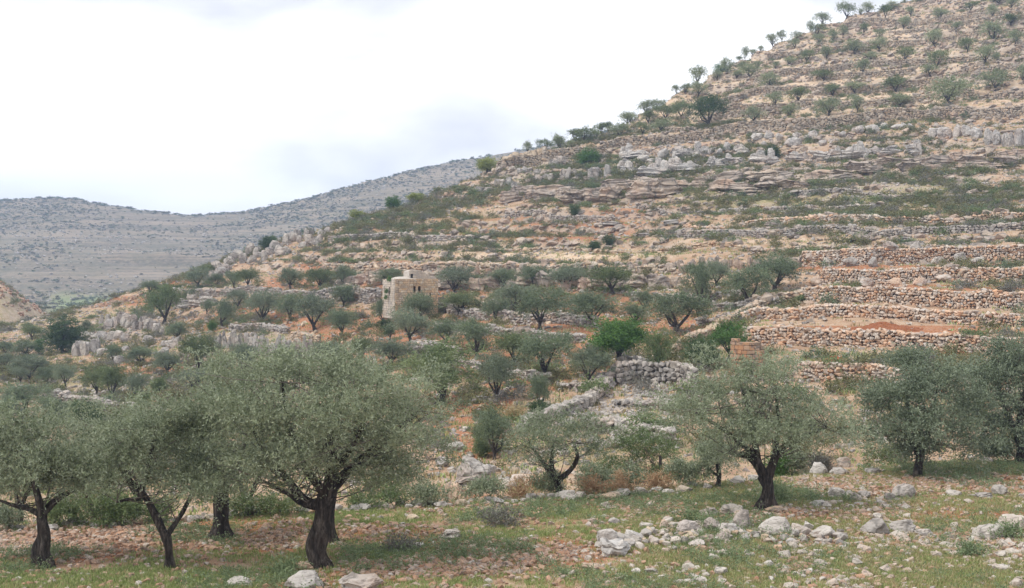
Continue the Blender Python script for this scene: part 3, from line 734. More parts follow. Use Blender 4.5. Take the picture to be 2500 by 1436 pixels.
# --- big foreground olives, each shaped on its own
def near_tree(name, label, base, trunks, limbs, lobes, n, D, mname='olive', ll=.088, lw=.026, seed=0, clump=.42, cat='tree', group='large olive trees on the near field', depth=.85):
    g = np.random.default_rng(seed + 100)
    bx = (base[0] - CX) / F * D; bz = gh(base[0], D)
    root = empty(name, (bx, D, bz - .03), label, cat, group)
    off_px = (YH - bz / D * F)              # row where the ground really is at that distance
    def c(x, y, dy=0.): return np.array([(x - base[0]) / F * D, dy, (off_px - y) / F * D if False else (base[1] - y) / F * D])
    forks = []
    for ti, tr in enumerate(trunks):
        pts = [c(x, y) for x, y, r in tr]; rad = [r / F * D * .84 for x, y, r in tr]
        p0_ = pts[0]; p1_ = pts[1]
        pts = [p0_ + np.array([0, 0, -.15]), p0_ + np.array([0, 0, .03]), p0_ + (p1_ - p0_) * .45] + pts[1:]; rad = [rad[0] * 1.45, rad[0] * 1.2, rad[0] * .95] + rad[1:]
        v, f = tube(pts, rad, 18, seed + ti, .24)
        link(bpy.data.objects.new('trunk', mesh_np('trunk', v, f, M['bark'], True)), root)
        forks.append(pts[-1])
    for i, lm in enumerate(limbs):
        dy = 0; pts = []; tgt = g.uniform(-.4, .7)
        for j, (x, y, r) in enumerate(lm): pts.append(c(x, y, tgt * j / max(1, len(lm) - 1)))
        v, f = tube(pts, [r / F * D for x, y, r in lm], 8, seed + i + 7, .1)
        link(bpy.data.objects.new('limb', mesh_np('limb', v, f, M['bark'], True)), root)
        forks += pts[1:]
    L3 = []
    for lb_ in lobes:
        x, y, rx, ry = lb_[:4]
        p = c(x, y, g.uniform(-1, 1) * depth if len(lb_) == 4 else lb_[4]); L3.append((*p, rx / F * D * 1.04, max(rx, ry) / F * D * 1.0, ry / F * D * 1.04))
    tw = join(twigs(L3, forks, g, max(14, int(len(L3) * 3.2)), .010))
    link(bpy.data.objects.new('twigs', mesh_np('twigs', *tw, M['twig'], True)), root)
    v, f, t = foliage(L3, int(n * 1.2), ll, lw, g, clump * .74, spray=12, spl=6.5, ragged=.2, droop=.4)
    link(bpy.data.objects.new('crown', mesh_np('crown', v, f, M[mname], False, t)), root)
    return root
FG = 'large olive trees on the near field'
near_tree('olive_tree', 'largest olive in front with wide spreading crown and twisted hollow grey trunk', (780,1388),
    [[(780,1385,32),(770,1345,29),(780,1295,23),(791,1245,22),(797,1212,25)]],
    [[(795,1225,17),(765,1238,15),(735,1230,14),(718,1205,11),(690,1170,9),(645,1125,7),(600,1050,4)], [(797,1215,20),(812,1150,13),(800,1050,9),(845,940,5)],
     [(800,1205,17),(850,1150,11),(930,1085,8),(1010,1020,4)], [(812,1160,10),(880,1060,7),(895,975,4)], [(797,1212,14),(740,1140,8),(700,1030,6),(690,930,3)], [(735,1228,8),(700,1210,6),(640,1190,3)]],
    [(560,960,100,85),(680,925,115,70),(800,930,125,68),(920,950,105,78),(1005,1020,85,85),(1040,1100,58,60),(620,1060,135,85),(760,1050,140,100),(900,1080,140,90),(830,1150,150,50),(960,1150,105,48),(600,1135,115,50),(520,1040,75,75),(548,900,42,40),(730,880,50,28),(880,885,45,30),(900,1010,120,75,-1.1),(700,1120,110,55,-1.1),(820,1010,120,70,-1.3),(640,1000,110,70,-1.2),(980,1090,70,60,-1.0),(470,905,36,26),(1082,1020,38,46),(1050,945,42,40),(625,878,46,24),(1090,1130,30,40),(660,1185,60,22),(930,1195,70,20),(480,1110,50,60)],
    62000, 33.2, seed=1)
near_tree('olive_tree', 'olive leaning just behind the largest front olive, trunk partly hidden by it', (815,1325),
    [[(815,1325,13),(808,1290,11),(805,1250,11),(815,1190,10)]], [[(815,1195,9),(850,1140,6),(900,1090,4)]],
    [(840,1090,120,75),(770,1110,90,60),(910,1130,80,50)], 9000, 36.4, seed=2)
near_tree('olive_tree', 'olive with short thick black trunk standing between the forked olive and the largest one', (541,1318),
    [[(541,1315,30),(541,1285,22),(539,1240,20),(541,1190,19)]], [[(541,1200,14),(510,1140,8),(480,1080,4)], [(541,1195,14),(580,1140,8),(600,1080,4)]],
    [(490,1130,80,70),(590,1150,80,55),(540,1060,110,75),(530,1180,90,35)], 14000, 36.6, seed=3)
near_tree('olive_tree', 'slender front olive with trunk forking low into two crooked stems', (415,1392),
    [[(415,1390,14),(413,1345,12),(403,1302,13)]],
    [[(403,1308,10),(377,1265,10),(362,1240,9),(342,1215,8),(315,1193,6),(280,1150,4)], [(407,1310,8),(428,1278,6),(443,1252,6),(465,1200,4)], [(345,1220,5),(310,1220,4),(290,1225,2)], [(342,1215,7),(370,1120,5),(390,1040,3)]],
    [(330,1080,110,80),(245,1130,75,65),(420,1090,95,80),(350,1160,115,45),(455,1170,75,50),(395,1010,75,42),(480,1205,45,35),(250,1190,60,35)], 26000, 32.9, seed=4)
near_tree('olive_tree', 'leftmost front olive with knotted black trunk', (110,1384),
    [[(110,1382,27),(100,1345,22),(110,1308,20),(103,1275,14),(101,1252,13)]],
    [[(101,1258,10),(70,1245,7),(30,1240,5),(-20,1225,3)], [(104,1255,10),(130,1222,8),(165,1205,5),(200,1180,3)], [(103,1252,10),(90,1180,7),(60,1100,4)]],
    [(60,1085,105,75),(-40,1110,90,85),(150,1125,85,70),(95,1185,120,45),(0,1190,95,45),(195,1190,50,32),(30,1030,85,45),(-130,1130,70,70)], 26000, 33.2, seed=5)
near_tree('olive_tree', 'small open olive with three rising stems at the far edge of the field', (1365,1212),
    [[(1367,1210,13),(1364,1190,10),(1358,1168,10)]],
    [[(1358,1172,7),(1335,1142,6),(1312,1110,4),(1290,1080,3)], [(1358,1170,7),(1345,1135,6),(1350,1080,3)], [(1362,1168,8),(1392,1145,6),(1412,1112,5),(1400,1075,3)]],
    [(1300,1068,55,36),(1360,1048,65,38),(1420,1052,55,38),(1450,1090,32,30),(1262,1078,32,20),(1290,1118,42,15),(1390,1085,50,24)], 11000, 43.4, seed=6, clump=.35)
near_tree('olive_tree', 'right-hand field olive with dark trunk splitting into a wide V', (1870,1248),
    [[(1868,1245,29),(1872,1212,17),(1875,1185,16),(1866,1160,19)]],
    [[(1866,1165,13),(1850,1130,12),(1828,1113,9),(1795,1115,5)], [(1874,1165,12),(1890,1120,10),(1905,1095,8),(1960,1070,6),(2020,1045,4)], [(1850,1132,10),(1840,1050,7),(1815,950,4)], [(1890,1120,8),(1905,1040,6),(1900,950,3)], [(1840,1110,7),(1770,1050,5),(1700,1010,3)]],
    [(1760,965,85,80),(1850,945,80,62),(1700,1020,75,70),(1800,1050,90,52),(1900,1010,90,72),(1980,1020,80,60),(2025,1060,50,36),(1762,1115,55,32),(1900,905,55,30),(1740,895,42,36),(1652,1065,40,40),(1950,1072,75,30),(1810,905,40,30),(1610,1030,40,40),(2050,1020,36,30),(2060,1090,34,20),(1780,1030,90,50,-.9),(1880,1050,90,40,-1.0)], 33000, 40.9, seed=7)
near_tree('olive_tree', 'thin small olive just left of and behind the V-trunked olive', (1753,1192),
    [[(1753,1190,8),(1756,1160,7),(1752,1130,6)]], [[(1754,1160,4),(1735,1150,3),(1722,1140,2)]],
    [(1745,1125,42,30),(1762,1090,45,36),(1720,1105,30,25)], 5000, 45.0, seed=8, clump=.3)
near_tree('olive_tree', 'dark dense olive with short straight trunk on the red soil at right', (2241,1166),
    [[(2240,1165,13),(2242,1135,10),(2248,1105,9)]], [[(2246,1112,8),(2215,1060,5),(2180,1045,3)], [(2248,1105,8),(2280,1040,6),(2300,950,3)], [(2247,1105,8),(2230,1010,5),(2210,940,3)]],
    [(2200,965,85,60),(2290,940,85,65),(2250,1035,105,55),(2188,1062,66,50),(2325,1060,65,50),(2270,1098,70,32),(2158,1005,46,42),(2250,890,45,28),(2365,1000,50,50),(2135,1055,40,36),(2375,1075,55,34),(2225,1110,50,22)], 30000, 47.0, mname='olive_dark', seed=9, ll=.11, lw=.038)
near_tree('olive_tree', 'olive at the right edge of the photo with one long pale limb reaching left', (2502,1158),
    [[(2503,1155,19),(2494,1110,14),(2486,1075,13)]], [[(2488,1082,10),(2465,1055,9),(2432,1040,7),(2375,1030,4)], [(2486,1078,10),(2500,1000,7),(2520,930,4)], [(2470,1058,7),(2440,980,5),(2450,900,3)]],
    [(2450,950,85,80),(2400,1000,65,50),(2530,940,100,90),(2410,1060,80,24),(2515,1040,70,55),(2487,832,28,34),(2430,895,52,36),(2600,1000,90,90),(2480,880,40,45),(2370,960,60,50),(2360,1030,50,36),(2440,1095,60,30)], 30000, 50.2, mname='olive_dark', seed=10, ll=.11, lw=.036)
near_tree('almond_tree', 'yellow-green tree with grey bare twigs behind the field edge, left of the V-trunked olive', (1568,1190),
    [[(1568,1200,10),(1572,1165,9)]], [[(1572,1168,8),(1590,1145,7),(1612,1105,5),(1610,1060,3)], [(1570,1170,6),(1548,1130,5),(1530,1080,3)]],
    [(1540,1055,58,40),(1600,1060,60,45),(1520,1100,42,36),(1635,1110,48,40),(1580,1028,48,28),(1570,1125,60,30)], 14000, 50.5, mname='mixed', seed=11, group='trees in the gully behind the field')
near_tree('olive_tree', 'small dark-stemmed olive peeping out left of the dense olive on the right', (2209,1140),
    [[(2209,1140,9),(2206,1105,7)]], [[(2206,1108,5),(2180,1070,3)], [(2207,1105,5),(2222,1075,3)]],
    [(2180,1078,50,32),(2145,1088,40,26),(2215,1060,40,30)], 6000, 53.0, mname='mixed', seed=12, group='trees in the gully behind the field')
GB = 'trees in the gully behind the field'
near_tree('olive_tree', 'pale silvery-topped olive behind the slender forked one on the left', (330,1290),
    [[(330,1295,14),(335,1230,11),(345,1150,9)]], [[(340,1180,8),(300,1100,5)], [(345,1150,8),(400,1050,4)]],
    [(370,1030,95,50),(290,1070,80,50),(455,1020,60,45),(420,980,60,26),(240,1090,60,40),(500,1070,50,50)], 20000, 43.0, seed=13, group=GB)
near_tree('olive_tree', 'thin-trunked olive behind the leftmost front olive', (49,1288),
    [[(49,1288,8),(50,1240,7),(52,1180,6)]], [[(50,1200,5),(20,1130,3)], [(51,1190,5),(90,1120,3)]],
    [(60,1060,80,50),(130,1080,80,45),(-10,1040,80,55),(180,1060,50,35),(20,1120,90,60)], 16000, 46.0, seed=14, group=GB)
near_tree('olive_tree', 'low bushy olive in the gully between the left front trees', (205,1250),
    [[(205,1290,8),(205,1200,7)]], [[(205,1210,5),(180,1150,3)]],
    [(200,1150,80,50),(270,1200,80,50),(150,1210,70,45)], 9000, 48.0, seed=15, mname='mixed', group=GB)

near_tree('olive_tree', 'olive filling the gap between the two left front crowns, standing in the gully', (230,1300),
    [[(230,1300,9),(232,1220,8)]], [[(232,1230,6),(200,1140,4)], [(232,1225,6),(270,1120,4)]],
    [(200,1060,80,60),(290,1000,80,55),(240,1140,100,60),(150,990,70,45),(380,1130,70,60)], 14000, 44.5, seed=16, group=GB)
near_tree('olive_tree', 'olive behind the left half of the largest crown, only its top showing', (600,1290),
    [[(600,1290,12),(602,1200,9)]], [[(602,1210,7),(560,1100,4)], [(602,1205,7),(660,1080,4)]],
    [(520,1000,80,70),(620,960,90,60),(560,1110,110,70),(690,1100,90,70)], 14000, 43.0, seed=17, group=GB)
# --- generic trees: shared prototype meshes
def proto_tree(seed, n, ll, lw, kind='olive', sides=7):
    """unit tree: height 1, crown width 1 (scaled per copy)"""
    g = np.random.default_rng(seed)
    fork = np.array([g.uniform(-.06, .06), 0, g.uniform(.1, .2)])
    parts = []
    nl = g.integers(5, 8); lobes = []
    if kind == 'dense':
        for i in range(7): lobes.append((g.uniform(-.2, .2), g.uniform(-.2, .2), g.uniform(.34, .64), .3, .3, .33))
        fork = np.array([0, 0, .12])
    elif kind == 'round':
        for i in range(7): lobes.append((g.uniform(-.2, .2), g.uniform(-.2, .2), g.uniform(.52, .7), .27, .27, .25))
        fork = np.array([0, 0, .25])
    elif kind == 'shrub':
        for i in range(5): lobes.append((g.uniform(-.25, .25), g.uniform(-.2, .2), g.uniform(.3, .5), .26, .26, .3))
        fork = np.array([0, 0, .05])
    else:
        for i in range(nl):
            a = 6.28 * i / nl + g.uniform(-.4, .4); r = g.uniform(.16, .3)
            lobes.append((math.cos(a) * r, math.sin(a) * r, g.uniform(.42, .70), g.uniform(.22, .30), g.uniform(.22, .30), g.uniform(.2, .28)))
        lobes.append((g.uniform(-.1, .1), 0, .72, .22, .22, .2))
    b = [np.array([0, 0, -.06]), np.array([g.uniform(-.02, .02), 0, .02]), np.array([fork[0] * .6, 0, fork[2] * .6]), fork]
    parts.append(tube(b, [.068, .05, .038, .036] if kind != 'shrub' else [.02] * 4, sides, seed, .12))
    for l in lobes[:5]:
        e = np.array(l[:3]); mid = fork * .5 + e * .5 + g.normal(size=3) * .03; mid[2] -= .03
        parts.append(tube([fork, mid, e], [.03, .019, .006], 5, seed, 0))
    tm = mesh_np('trunk', *join(parts), M['bark'], True)
    v, f, t = foliage(lobes, n, ll, lw, g, clump=.13 if kind != 'dense' else .1, spray=8, nclump=int(95 if kind != 'dense' else 170), shell=.5 if kind != 'dense' else .3, under=-.75 if kind == 'olive' else -1.1)
    q0, q1 = np.quantile(v[:, 0], [.015, .985]); r0, r1 = np.quantile(v[:, 1], [.015, .985]); zt_ = np.quantile(v[:, 2], .99)
    k = np.array([1 / (q1 - q0), 1 / (r1 - r0) * .95, 1 / zt_]); off = np.array([(q0 + q1) / 2, (r0 + r1) / 2, 0])
    v = (v - off) * k; co = np.empty(len(tm.vertices) * 3, dtype=np.float32); tm.vertices.foreach_get('co', co)
    co = (co.reshape(-1, 3) - off * np.clip(co.reshape(-1, 3)[:, 2:3] / fork[2], 0, 1)) * np.array([(k[0] + 1) / 2, (k[1] + 1) / 2, k[2]]); tm.vertices.foreach_set('co', co.astype(np.float32).ravel())
    return tm, (v, f, t)
PT = {}
def get_proto(kind, lod, mname, i):
    key = (kind, lod, mname, i)
    if key not in PT:
        n, ll, lw = {'m': (13000, .029, .0135), 'f': (3600, .046, .025)}[lod]
        if kind in ('dense', 'round'): n = int(n * 1.7)
        tm, (v, f, t) = proto_tree(i * 13 + {'olive': 0, 'dense': 300, 'shrub': 600, 'round': 900}[kind] + (5000 if lod == 'f' else 0), n, ll, lw, kind)
        PT[key] = (tm, mesh_np('crown', v, f, M[mname], False, t))
    return PT[key]
TR = random.Random(5)
LAND = []     # landmarks for shrub and boulder labels: (x, y, text)
# row key: (label tail, list of (base x, base y, crown w, height, type))
ROWS = {
 'spur': ('in the row along the left spur', 'm', [(480,703,58,48,'o'),(505,672,36,26,'o'),(530,701,36,33,'o'),(571,705,36,42,'o'),(607,706,52,46,'o'),(710,707,58,52,'o'),(783,708,62,54,'o'),(838,702,60,52,'o'),(365,718,45,32,'o')]),
 'upleft': ('on the terraces beside the hut', 'm', [(545,802,64,68,'o'),(647,787,84,75,'o'),(585,752,54,44,'o'),(712,785,58,66,'o'),(770,808,96,82,'o'),(832,822,70,64,'o'),(836,750,60,50,'o'),(505,768,26,36,'o'),(433,832,52,45,'o'),(950,702,72,46,'o'),(934,790,46,62,'o'),(885,882,55,55,'o'),(955,895,92,68,'o'),(950,834,34,44,'d')]),
 'lowleft': ('low on the left slope', 'm', [(210,815,26,32,'o'),(78,831,44,38,'o'),(65,872,62,40,'o'),(277,886,38,44,'o'),(345,892,74,44,'o'),(15,866,36,30,'o'),(12,905,50,40,'o'),(80,928,90,60,'o'),(412,916,62,60,'o'),(488,912,80,95,'o'),(602,908,64,70,'o'),(800,905,82,68,'o'),(49,934,42,36,'o'),(117,938,50,42,'o'),(160,946,50,55,'o'),(235,965,64,66,'o'),(273,979,62,84,'o'),(333,981,58,66,'o'),(60,1005,115,65,'o'),(130,1040,90,68,'o'),(205,1056,74,80,'d'),(480,952,90,50,'o'),(700,900,60,50,'o'),(20,1040,80,70,'o')]),
 'grove': ('in the upper grove by the hut', 'm', [(1113,716,88,62,'o'),(1122,772,88,58,'o'),(1211,792,68,62,'o'),(1253,763,90,70,'o'),(1225,705,66,50,'o'),(1300,706,70,56,'o'),(1383,709,84,60,'o'),(1497,719,92,70,'o'),(1319,807,110,95,'o'),(1451,799,118,85,'o'),(1550,792,74,46,'o'),(1648,813,140,96,'o'),(1709,745,80,104,'o'),(1752,704,60,66,'o'),(1826,745,102,90,'o'),(1890,712,120,86,'o'),(1420,760,60,44,'o'),(1570,760,60,48,'o')]),
 'lower': ('in the lower grove below the hut', 'm', [(1016,800,86,82,'o'),(1005,840,98,80,'o'),(1090,845,74,64,'o'),(1164,874,98,92,'o'),(1258,893,98,84,'o'),(1330,927,126,112,'o'),(1441,936,94,90,'o'),(1210,981,92,114,'o'),(1314,1005,52,92,'o'),(1208,1124,98,122,'o')]),
}
SHORT = {'spur': 'on the spur', 'upleft': 'beside the hut', 'lowleft': 'low at left', 'grove': 'of the upper grove', 'lower': 'of the lower grove', 'topA': 'on the skyline', 'topB': 'on the ridge side', 'topC': 'near the hilltop', 'topD': 'above the long wall'}
ZONE_OF = {'spur': 'on the left spur', 'upleft': 'left of the hut', 'lowleft': 'on the lower left slope', 'grove': 'right of the hut', 'lower': 'below the hut'}
Z4 = [(165,718,50,55),(250,698,75,55),(310,695,60,70),(320,640,60,60),(375,700,40,40),(395,625,80,55),(440,672,110,70),(515,575,66,58),(548,582,50,50),(490,605,60,42),(600,645,100,65),(650,512,60,50),(735,510,95,65),
 (635,575,90,60),(708,635,60,60),(735,580,70,60),(815,565,90,70),(805,618,110,60),(890,555,90,75),(910,447,55,50),(970,462,90,75),(775,444,70,48),(868,408,40,46),(963,374,80,88),(1225,577,100,75),(1330,497,90,65),(1440,477,110,65),
 (1400,557,95,70),(1310,410,110,65),(1215,377,100,70),(1105,360,70,80),(1060,390,50,50),(1165,252,35,30),(1190,234,42,68),(1225,255,40,30),(1325,212,70,62),(1363,197,48,56),(1420,237,60,50),(1435,192,60,45),(1480,292,62,62),
 (1535,207,60,50),(1530,172,60,56),(1500,117,38,56),(1550,108,80,62),(1600,197,60,60),(1650,187,50,60),(1575,277,65,60),(1665,84,88,76),(1735,78,32,28),(1760,68,72,56),(1880,50,78,44),(1558,382,100,55),(1585,542,120,85),
 (1600,452,80,60),(1705,442,90,60),(1735,364,80,75),(1720,530,70,80),(1705,262,110,60),(1750,162,50,50),(1775,287,80,45),(1820,242,90,65),(1820,182,60,42),(1850,112,70,60),(1900,432,130,70),(1915,507,110,70),(1935,145,60,65),
 (1940,292,85,70),(1970,82,50,50),(2080,232,90,85),(2105,87,80,60),(2090,327,95,90),(2060,392,80,50),(2160,495,190,130),(2235,247,80,70),(2310,305,110,90),(2375,300,40,50),(2350,82,60,60),(2355,208,130,104),(2440,152,80,52),
 (2460,230,80,70),(2365,427,140,100),(2490,400,70,90),(2250,52,60,45),(2380,22,80,40),(2000,18,60,30),(1265,212,34,28),(2440,60,70,50),(2180,150,60,45),(1250,330,60,40),(1330,330,50,40),(1400,310,60,40),(1150,370,60,40),(1180,330,50,40)]
hilltop = [(1200 + a * .52, b * .52, c * .52, d * .52, 'h') for a, b, c, d in Z4]
ROWS['topA'] = ('on the skyline ridge of the right hill', 'f', [t for t in hilltop if t[0] < 1500])
ROWS['topB'] = ('on the ridge side of the upper terraces', 'f', [t for t in hilltop if 1500 <= t[0] < 1800])
ROWS['topC'] = ('high above the fourth buff wall', 'f', [t for t in hilltop if t[0] >= 1800 and t[1] < 150])
ROWS['topD'] = ('just above the long grey wall', 'f', [t for t in hilltop if t[0] >= 1800 and t[1] >= 150])
GRP = {'spur': 'olive trees on the left spur', 'upleft': 'olive trees left of the hut', 'lowleft': 'olive trees low on the left slope', 'grove': 'olive trees of the upper grove', 'lower': 'olive trees of the lower grove',
       'topA': 'olive trees on the right skyline', 'topB': 'olive trees on the upper terraces', 'topC': 'olive trees on the upper terraces', 'topD': 'olive trees on the upper terraces'}
VAR = {'olive_far': ['olive_far', 'olive_far', 'olive_dark', 'olive_mid'], 'olive_hill': ['olive_hill', 'olive_hill', 'olive_mid']}
M['olive_mid'] = leaf_mat('olive_foliage_green', (.045, .07, .025), (.14, .18, .075), (.30, .34, .17), trans=.3)
def place_tree(name, label, cat, group, x, y, w_, h_, kind, lod, mname, pi, short=None):
    if mname in VAR: mname = VAR[mname][pi % len(VAR[mname])]
    D = hit(x, y, 57)
    tm, cm = get_proto(kind, lod, mname, pi)
    root = empty(name, world(x, D, -.05), label, cat, group, rz=TR.uniform(-3.1, 3.1))
    root.rotation_euler[0] = TR.uniform(-.1, .1); root.rotation_euler[1] = TR.uniform(-.12, .12)
    kw = 1.08 if lod == 'm' else 1.0
    W_, H_ = w_ / F * D * kw, h_ / F * D * 1.04
    for nm, me_ in (('trunk', tm), ('crown', cm)):
        o = bpy.data.objects.new(nm, me_); link(o, root); o.scale = (W_, W_, H_)
    LAND.append((x, y, short or ' '.join(label.split()[:5])))
    return root
for rk, (tail, lod, lst) in ROWS.items():
    lst = sorted(lst)
    for i, (x, y, w_, h_, ty) in enumerate(lst):
        look = 'tall' if h_ > w_ * 1.05 else ('broad' if w_ > h_ * 1.45 else 'rounded')
        size = ('large' if w_ > 80 else 'small' if w_ < 40 else 'mid-sized') if not rk.startswith('top') else ('large' if w_ > 50 else 'small' if w_ < 28 else 'mid-sized')
        label = f'{size} {look} olive, {ordw(i + 1)} from left {tail}'; short = f'{ordw(i + 1)} olive from left {SHORT[rk]}'
        mname = {'o': 'olive_far', 'h': 'olive_hill', 'd': 'darkgreen'}[ty]
        place_tree('olive_tree', label, 'tree', GRP[rk], x, y, w_, h_, 'olive', lod, mname, TR.randrange(7) if ty != 'd' else 1, short=short)
# one-off trees and shrubs with their own colour
ONE = [
 ('carob_tree', 'big round dark green carob standing alone among the rocks at far left', 152,864,94,86,'dense','m','darkgreen'),
 ('almond_tree', 'green tree with a grey bare side, left spur above the rocks', 400,792,88,92,'olive','m','mixed'),
 ('carob_tree', 'bright green round tree in the middle of the grove', 1510,900,136,116,'round','m','green'),
 ('almond_tree', 'loose light green tree with dark forked trunk on red soil behind the largest front olive', 1065,993,168,152,'olive','m','mixed'),
 ('oak_tree', 'narrow brownish green tree beside the diagonal wall above the sheepfold', 1608,899,60,94,'shrub','m','mixed'),
 ('buckthorn', 'very dark green round shrub against the diagonal wall', 1706,908,76,84,'dense','m','darkgreen'),
 ('almond_tree', 'light green tree beside the ruined round tower', 1775,884,88,98,'olive','m','green'),
 ('carob_tree', 'bright green shrub-like tree alone among the white rocks, right skyline below the long wall', 1438,408,52,44,'dense','m','green'),
 ('carob_tree', 'dark green rounded tree among the white fluted rocks', 1891,388,38,32,'dense','m','darkgreen'),
 ('carob_tree', 'yellow-green round bush on the skyline where the white rocks end', 1190,420,46,34,'dense','m','yellow'),
 ('carob_tree', 'dark yellow-green round bush on the skyline, second of the four in a line', 958,512,34,32,'dense','m','green'),
 ('carob_tree', 'pale yellow-green flat bush on the skyline between the two rounder ones', 1015,494,40,22,'dense','m','yellow'),
 ('carob_tree', 'lowest yellow-green bush of the skyline line, furthest left', 872,534,37,24,'dense','m','yellow'),
 ('oak_shrub', 'dark green bush on the bare terrace, left one of the pair', 1454,614,28,24,'dense','m','darkgreen'),
 ('oak_shrub', 'taller dark bush on the bare terrace, right one of the pair', 1487,607,28,32,'shrub','m','darkgreen'),
 ('oak_shrub', 'dark bush on the left skyline above the grey crags', 752,578,30,20,'shrub','m','darkgreen'),
 ('oak_shrub', 'dark green bush at the top of the grey crags on the left', 653,610,34,30,'dense','m','darkgreen'),
 ('oak_shrub', 'small upright bush poking above the left skyline', 668,585,15,22,'shrub','m','green'),
 ('oak_shrub', 'small sapling alone in the scrub above the thin stone edge', 1405,543,22,32,'shrub','m','darkgreen'),
 ('oak_shrub', 'green bush right of the carob at far left', 92,858,26,28,'dense','m','green'),
 ('oak_shrub', 'small round green bush below the row of low left olives', 391,963,38,40,'dense','m','mixed'),
 ('oak_shrub', 'low dark bush at the foot of the left olives beside the fluted rocks', 518,812,22,26,'dense','m','green'),
 ('oak_tree', 'dark two-lobed tree standing right on the long grey wall', 1728,310,80,74,'olive','m','darkgreen'),
 ('carob_tree', 'green bushy tree on the skyline above the upper terraces', 1762,156,38,22,'dense','f','green'),
 ('oak_shrub', 'mound of yellow broom beside the diagonal wall top', 1960,735,38,16,'dense','m','mixed'),
 ('oak_shrub', 'dark shrub at the foot of the slim olive by the diagonal rubble wall', 1316,1012,46,34,'dense','m','darkgreen'),
 ('oak_shrub', 'yellow-tinged shrub left of the tall dense olive in the gully', 1178,1118,40,44,'dense','m','mixed'),
 ('olive_shrub', 'dark shrubby olive at the foot of the hut tree', 934,800,44,20,'dense','m','darkgreen'),
]
for (nm, lb, x, y, w_, h_, kd, lod, mn) in ONE:
    place_tree(nm, lb, 'tree' if nm.endswith('tree') else 'shrub', None, x, y, w_, h_, kd, lod, mn, TR.randrange(4))

# ---------------------------------------------------------------- stone hut
def face_blocks(root, pname, origin, ux, L_, H_, m, ch=.215, bw=(.24, .46), holes=(), seed=0, jag=.0, thick=.16):
    """a wall face: recessed core with individual blocks standing proud; ux unit vector along the wall, normal = right-hand side"""
    r = random.Random(seed); ux = np.array([ux[0], ux[1], 0.]); nx = np.array([ux[1], -ux[0], 0.])
    ang = math.atan2(ux[1], ux[0])
    wall = bpy.data.objects.new(pname, None)
    bm = bmesh.new()
    # core with real openings: strips of boxes between the holes
    xs = sorted({0, L_} | {h[0] for h in holes} | {h[1] for h in holes}); zs = sorted({0, H_} | {h[2] for h in holes} | {h[3] for h in holes})
    for a, b in zip(xs[:-1], xs[1:]):
        for c, d in zip(zs[:-1], zs[1:]):
            if any(h[0] <= (a + b) / 2 <= h[1] and h[2] <= (c + d) / 2 <= h[3] for h in holes): continue
            v = []
            for (xx, dd, zz) in ((a, 0, c), (b, 0, c), (b, 0, d), (a, 0, d), (a, -.45, c), (b, -.45, c), (b, -.45, d), (a, -.45, d)):
                p = ux * xx + nx * dd; v.append(bm.verts.new((p[0], p[1], zz)))
            for f in ((0, 1, 2, 3), (7, 6, 5, 4), (0, 4, 5, 1), (1, 5, 6, 2), (2, 6, 7, 3), (3, 7, 4, 0)): bm.faces.new([v[i] for i in f])
    me = bpy.data.meshes.new(pname); bm.to_mesh(me); bm.free(); me.materials.append(M['mortar'])
    wall = link(bpy.data.objects.new(pname, me), root); wall.location = origin
    meshes = protos('block', m); n = 0
    z = 0; row = 0
    while z < H_ - .02:
        h_ = min(ch * r.uniform(.85, 1.15), H_ - z); x = -.05 if row % 2 else -.16
        if H_ - z - h_ < .08: h_ = H_ - z
        segs = [(-.05, L_ + .05)]
        for hx0, hx1, hz0, hz1 in holes:
            if z + h_ > hz0 + .04 and z < hz1 - .04:
                segs = [t for a_, b_ in segs for t in ((a_, min(b_, hx0)), (max(a_, hx1), b_)) if t[1] - t[0] > .03]
        off = .12 if row % 2 else 0
        for sa, sb in segs:
            x = sa
            while x < sb - .01:
                x1 = x + r.uniform(*bw) - (off if x == sa else 0)
                if sb - x1 < .12: x1 = sb
                cx_, cz_ = (x + x1) / 2, z + h_ / 2; wd2 = (x1 - x) / 2; x = x1
                if jag and z > H_ - jag and r.random() < .3: continue
                p = ux * cx_ + nx * (thick * .2 + r.uniform(-.025, .035))
                if n < 298:
                    o = link(bpy.data.objects.new('stone_block', meshes[r.randrange(6)]), wall); n += 1
                    o.location = (p[0], p[1], cz_); o.rotation_euler = (0, 0, ang); o.scale = (wd2 - .012, thick / 2, h_ / 2 - .012)
        z += h_; row += 1
    return wall
TH = R(20); Dh = 141.0
cz = gh(965, Dh)
zt = (YH - 681) / F * Dh                                  # top of the corner
zb = (YH - 779) / F * Dh
hut = empty('stone_hut', ((965 - CX) / F * Dh, Dh, zb), 'roofless-looking square stone watch hut with a small vaulted upper room, among the olives', 'hut')
Hh_ = zt - zb
fx = (math.cos(TH), math.sin(TH)); Lf = 98 / F * Dh / math.cos(TH) * 1.03
Ll = 37 / F * Dh / math.sin(TH) * 1.02
lxv = (math.sin(TH), -math.cos(TH))                       # left face runs from its far end towards the corner
px_m = F / Dh
def wx(px): return (px - 965) / F * Dh / math.cos(TH)
face_blocks(hut, 'front_wall', (0, 0, 0), fx, Lf, Hh_, 'hut_stone', seed=1, jag=.2, ch=.235, bw=(.27, .52),
            holes=[(wx(1007.5), wx(1013), (779 - 712) / px_m, (779 - 701.5) / px_m), (wx(1019), wx(1025), (779 - 711) / px_m, (779 - 701.5) / px_m), (wx(1047), wx(1050), (779 - 725) / px_m, (779 - 719) / px_m)])
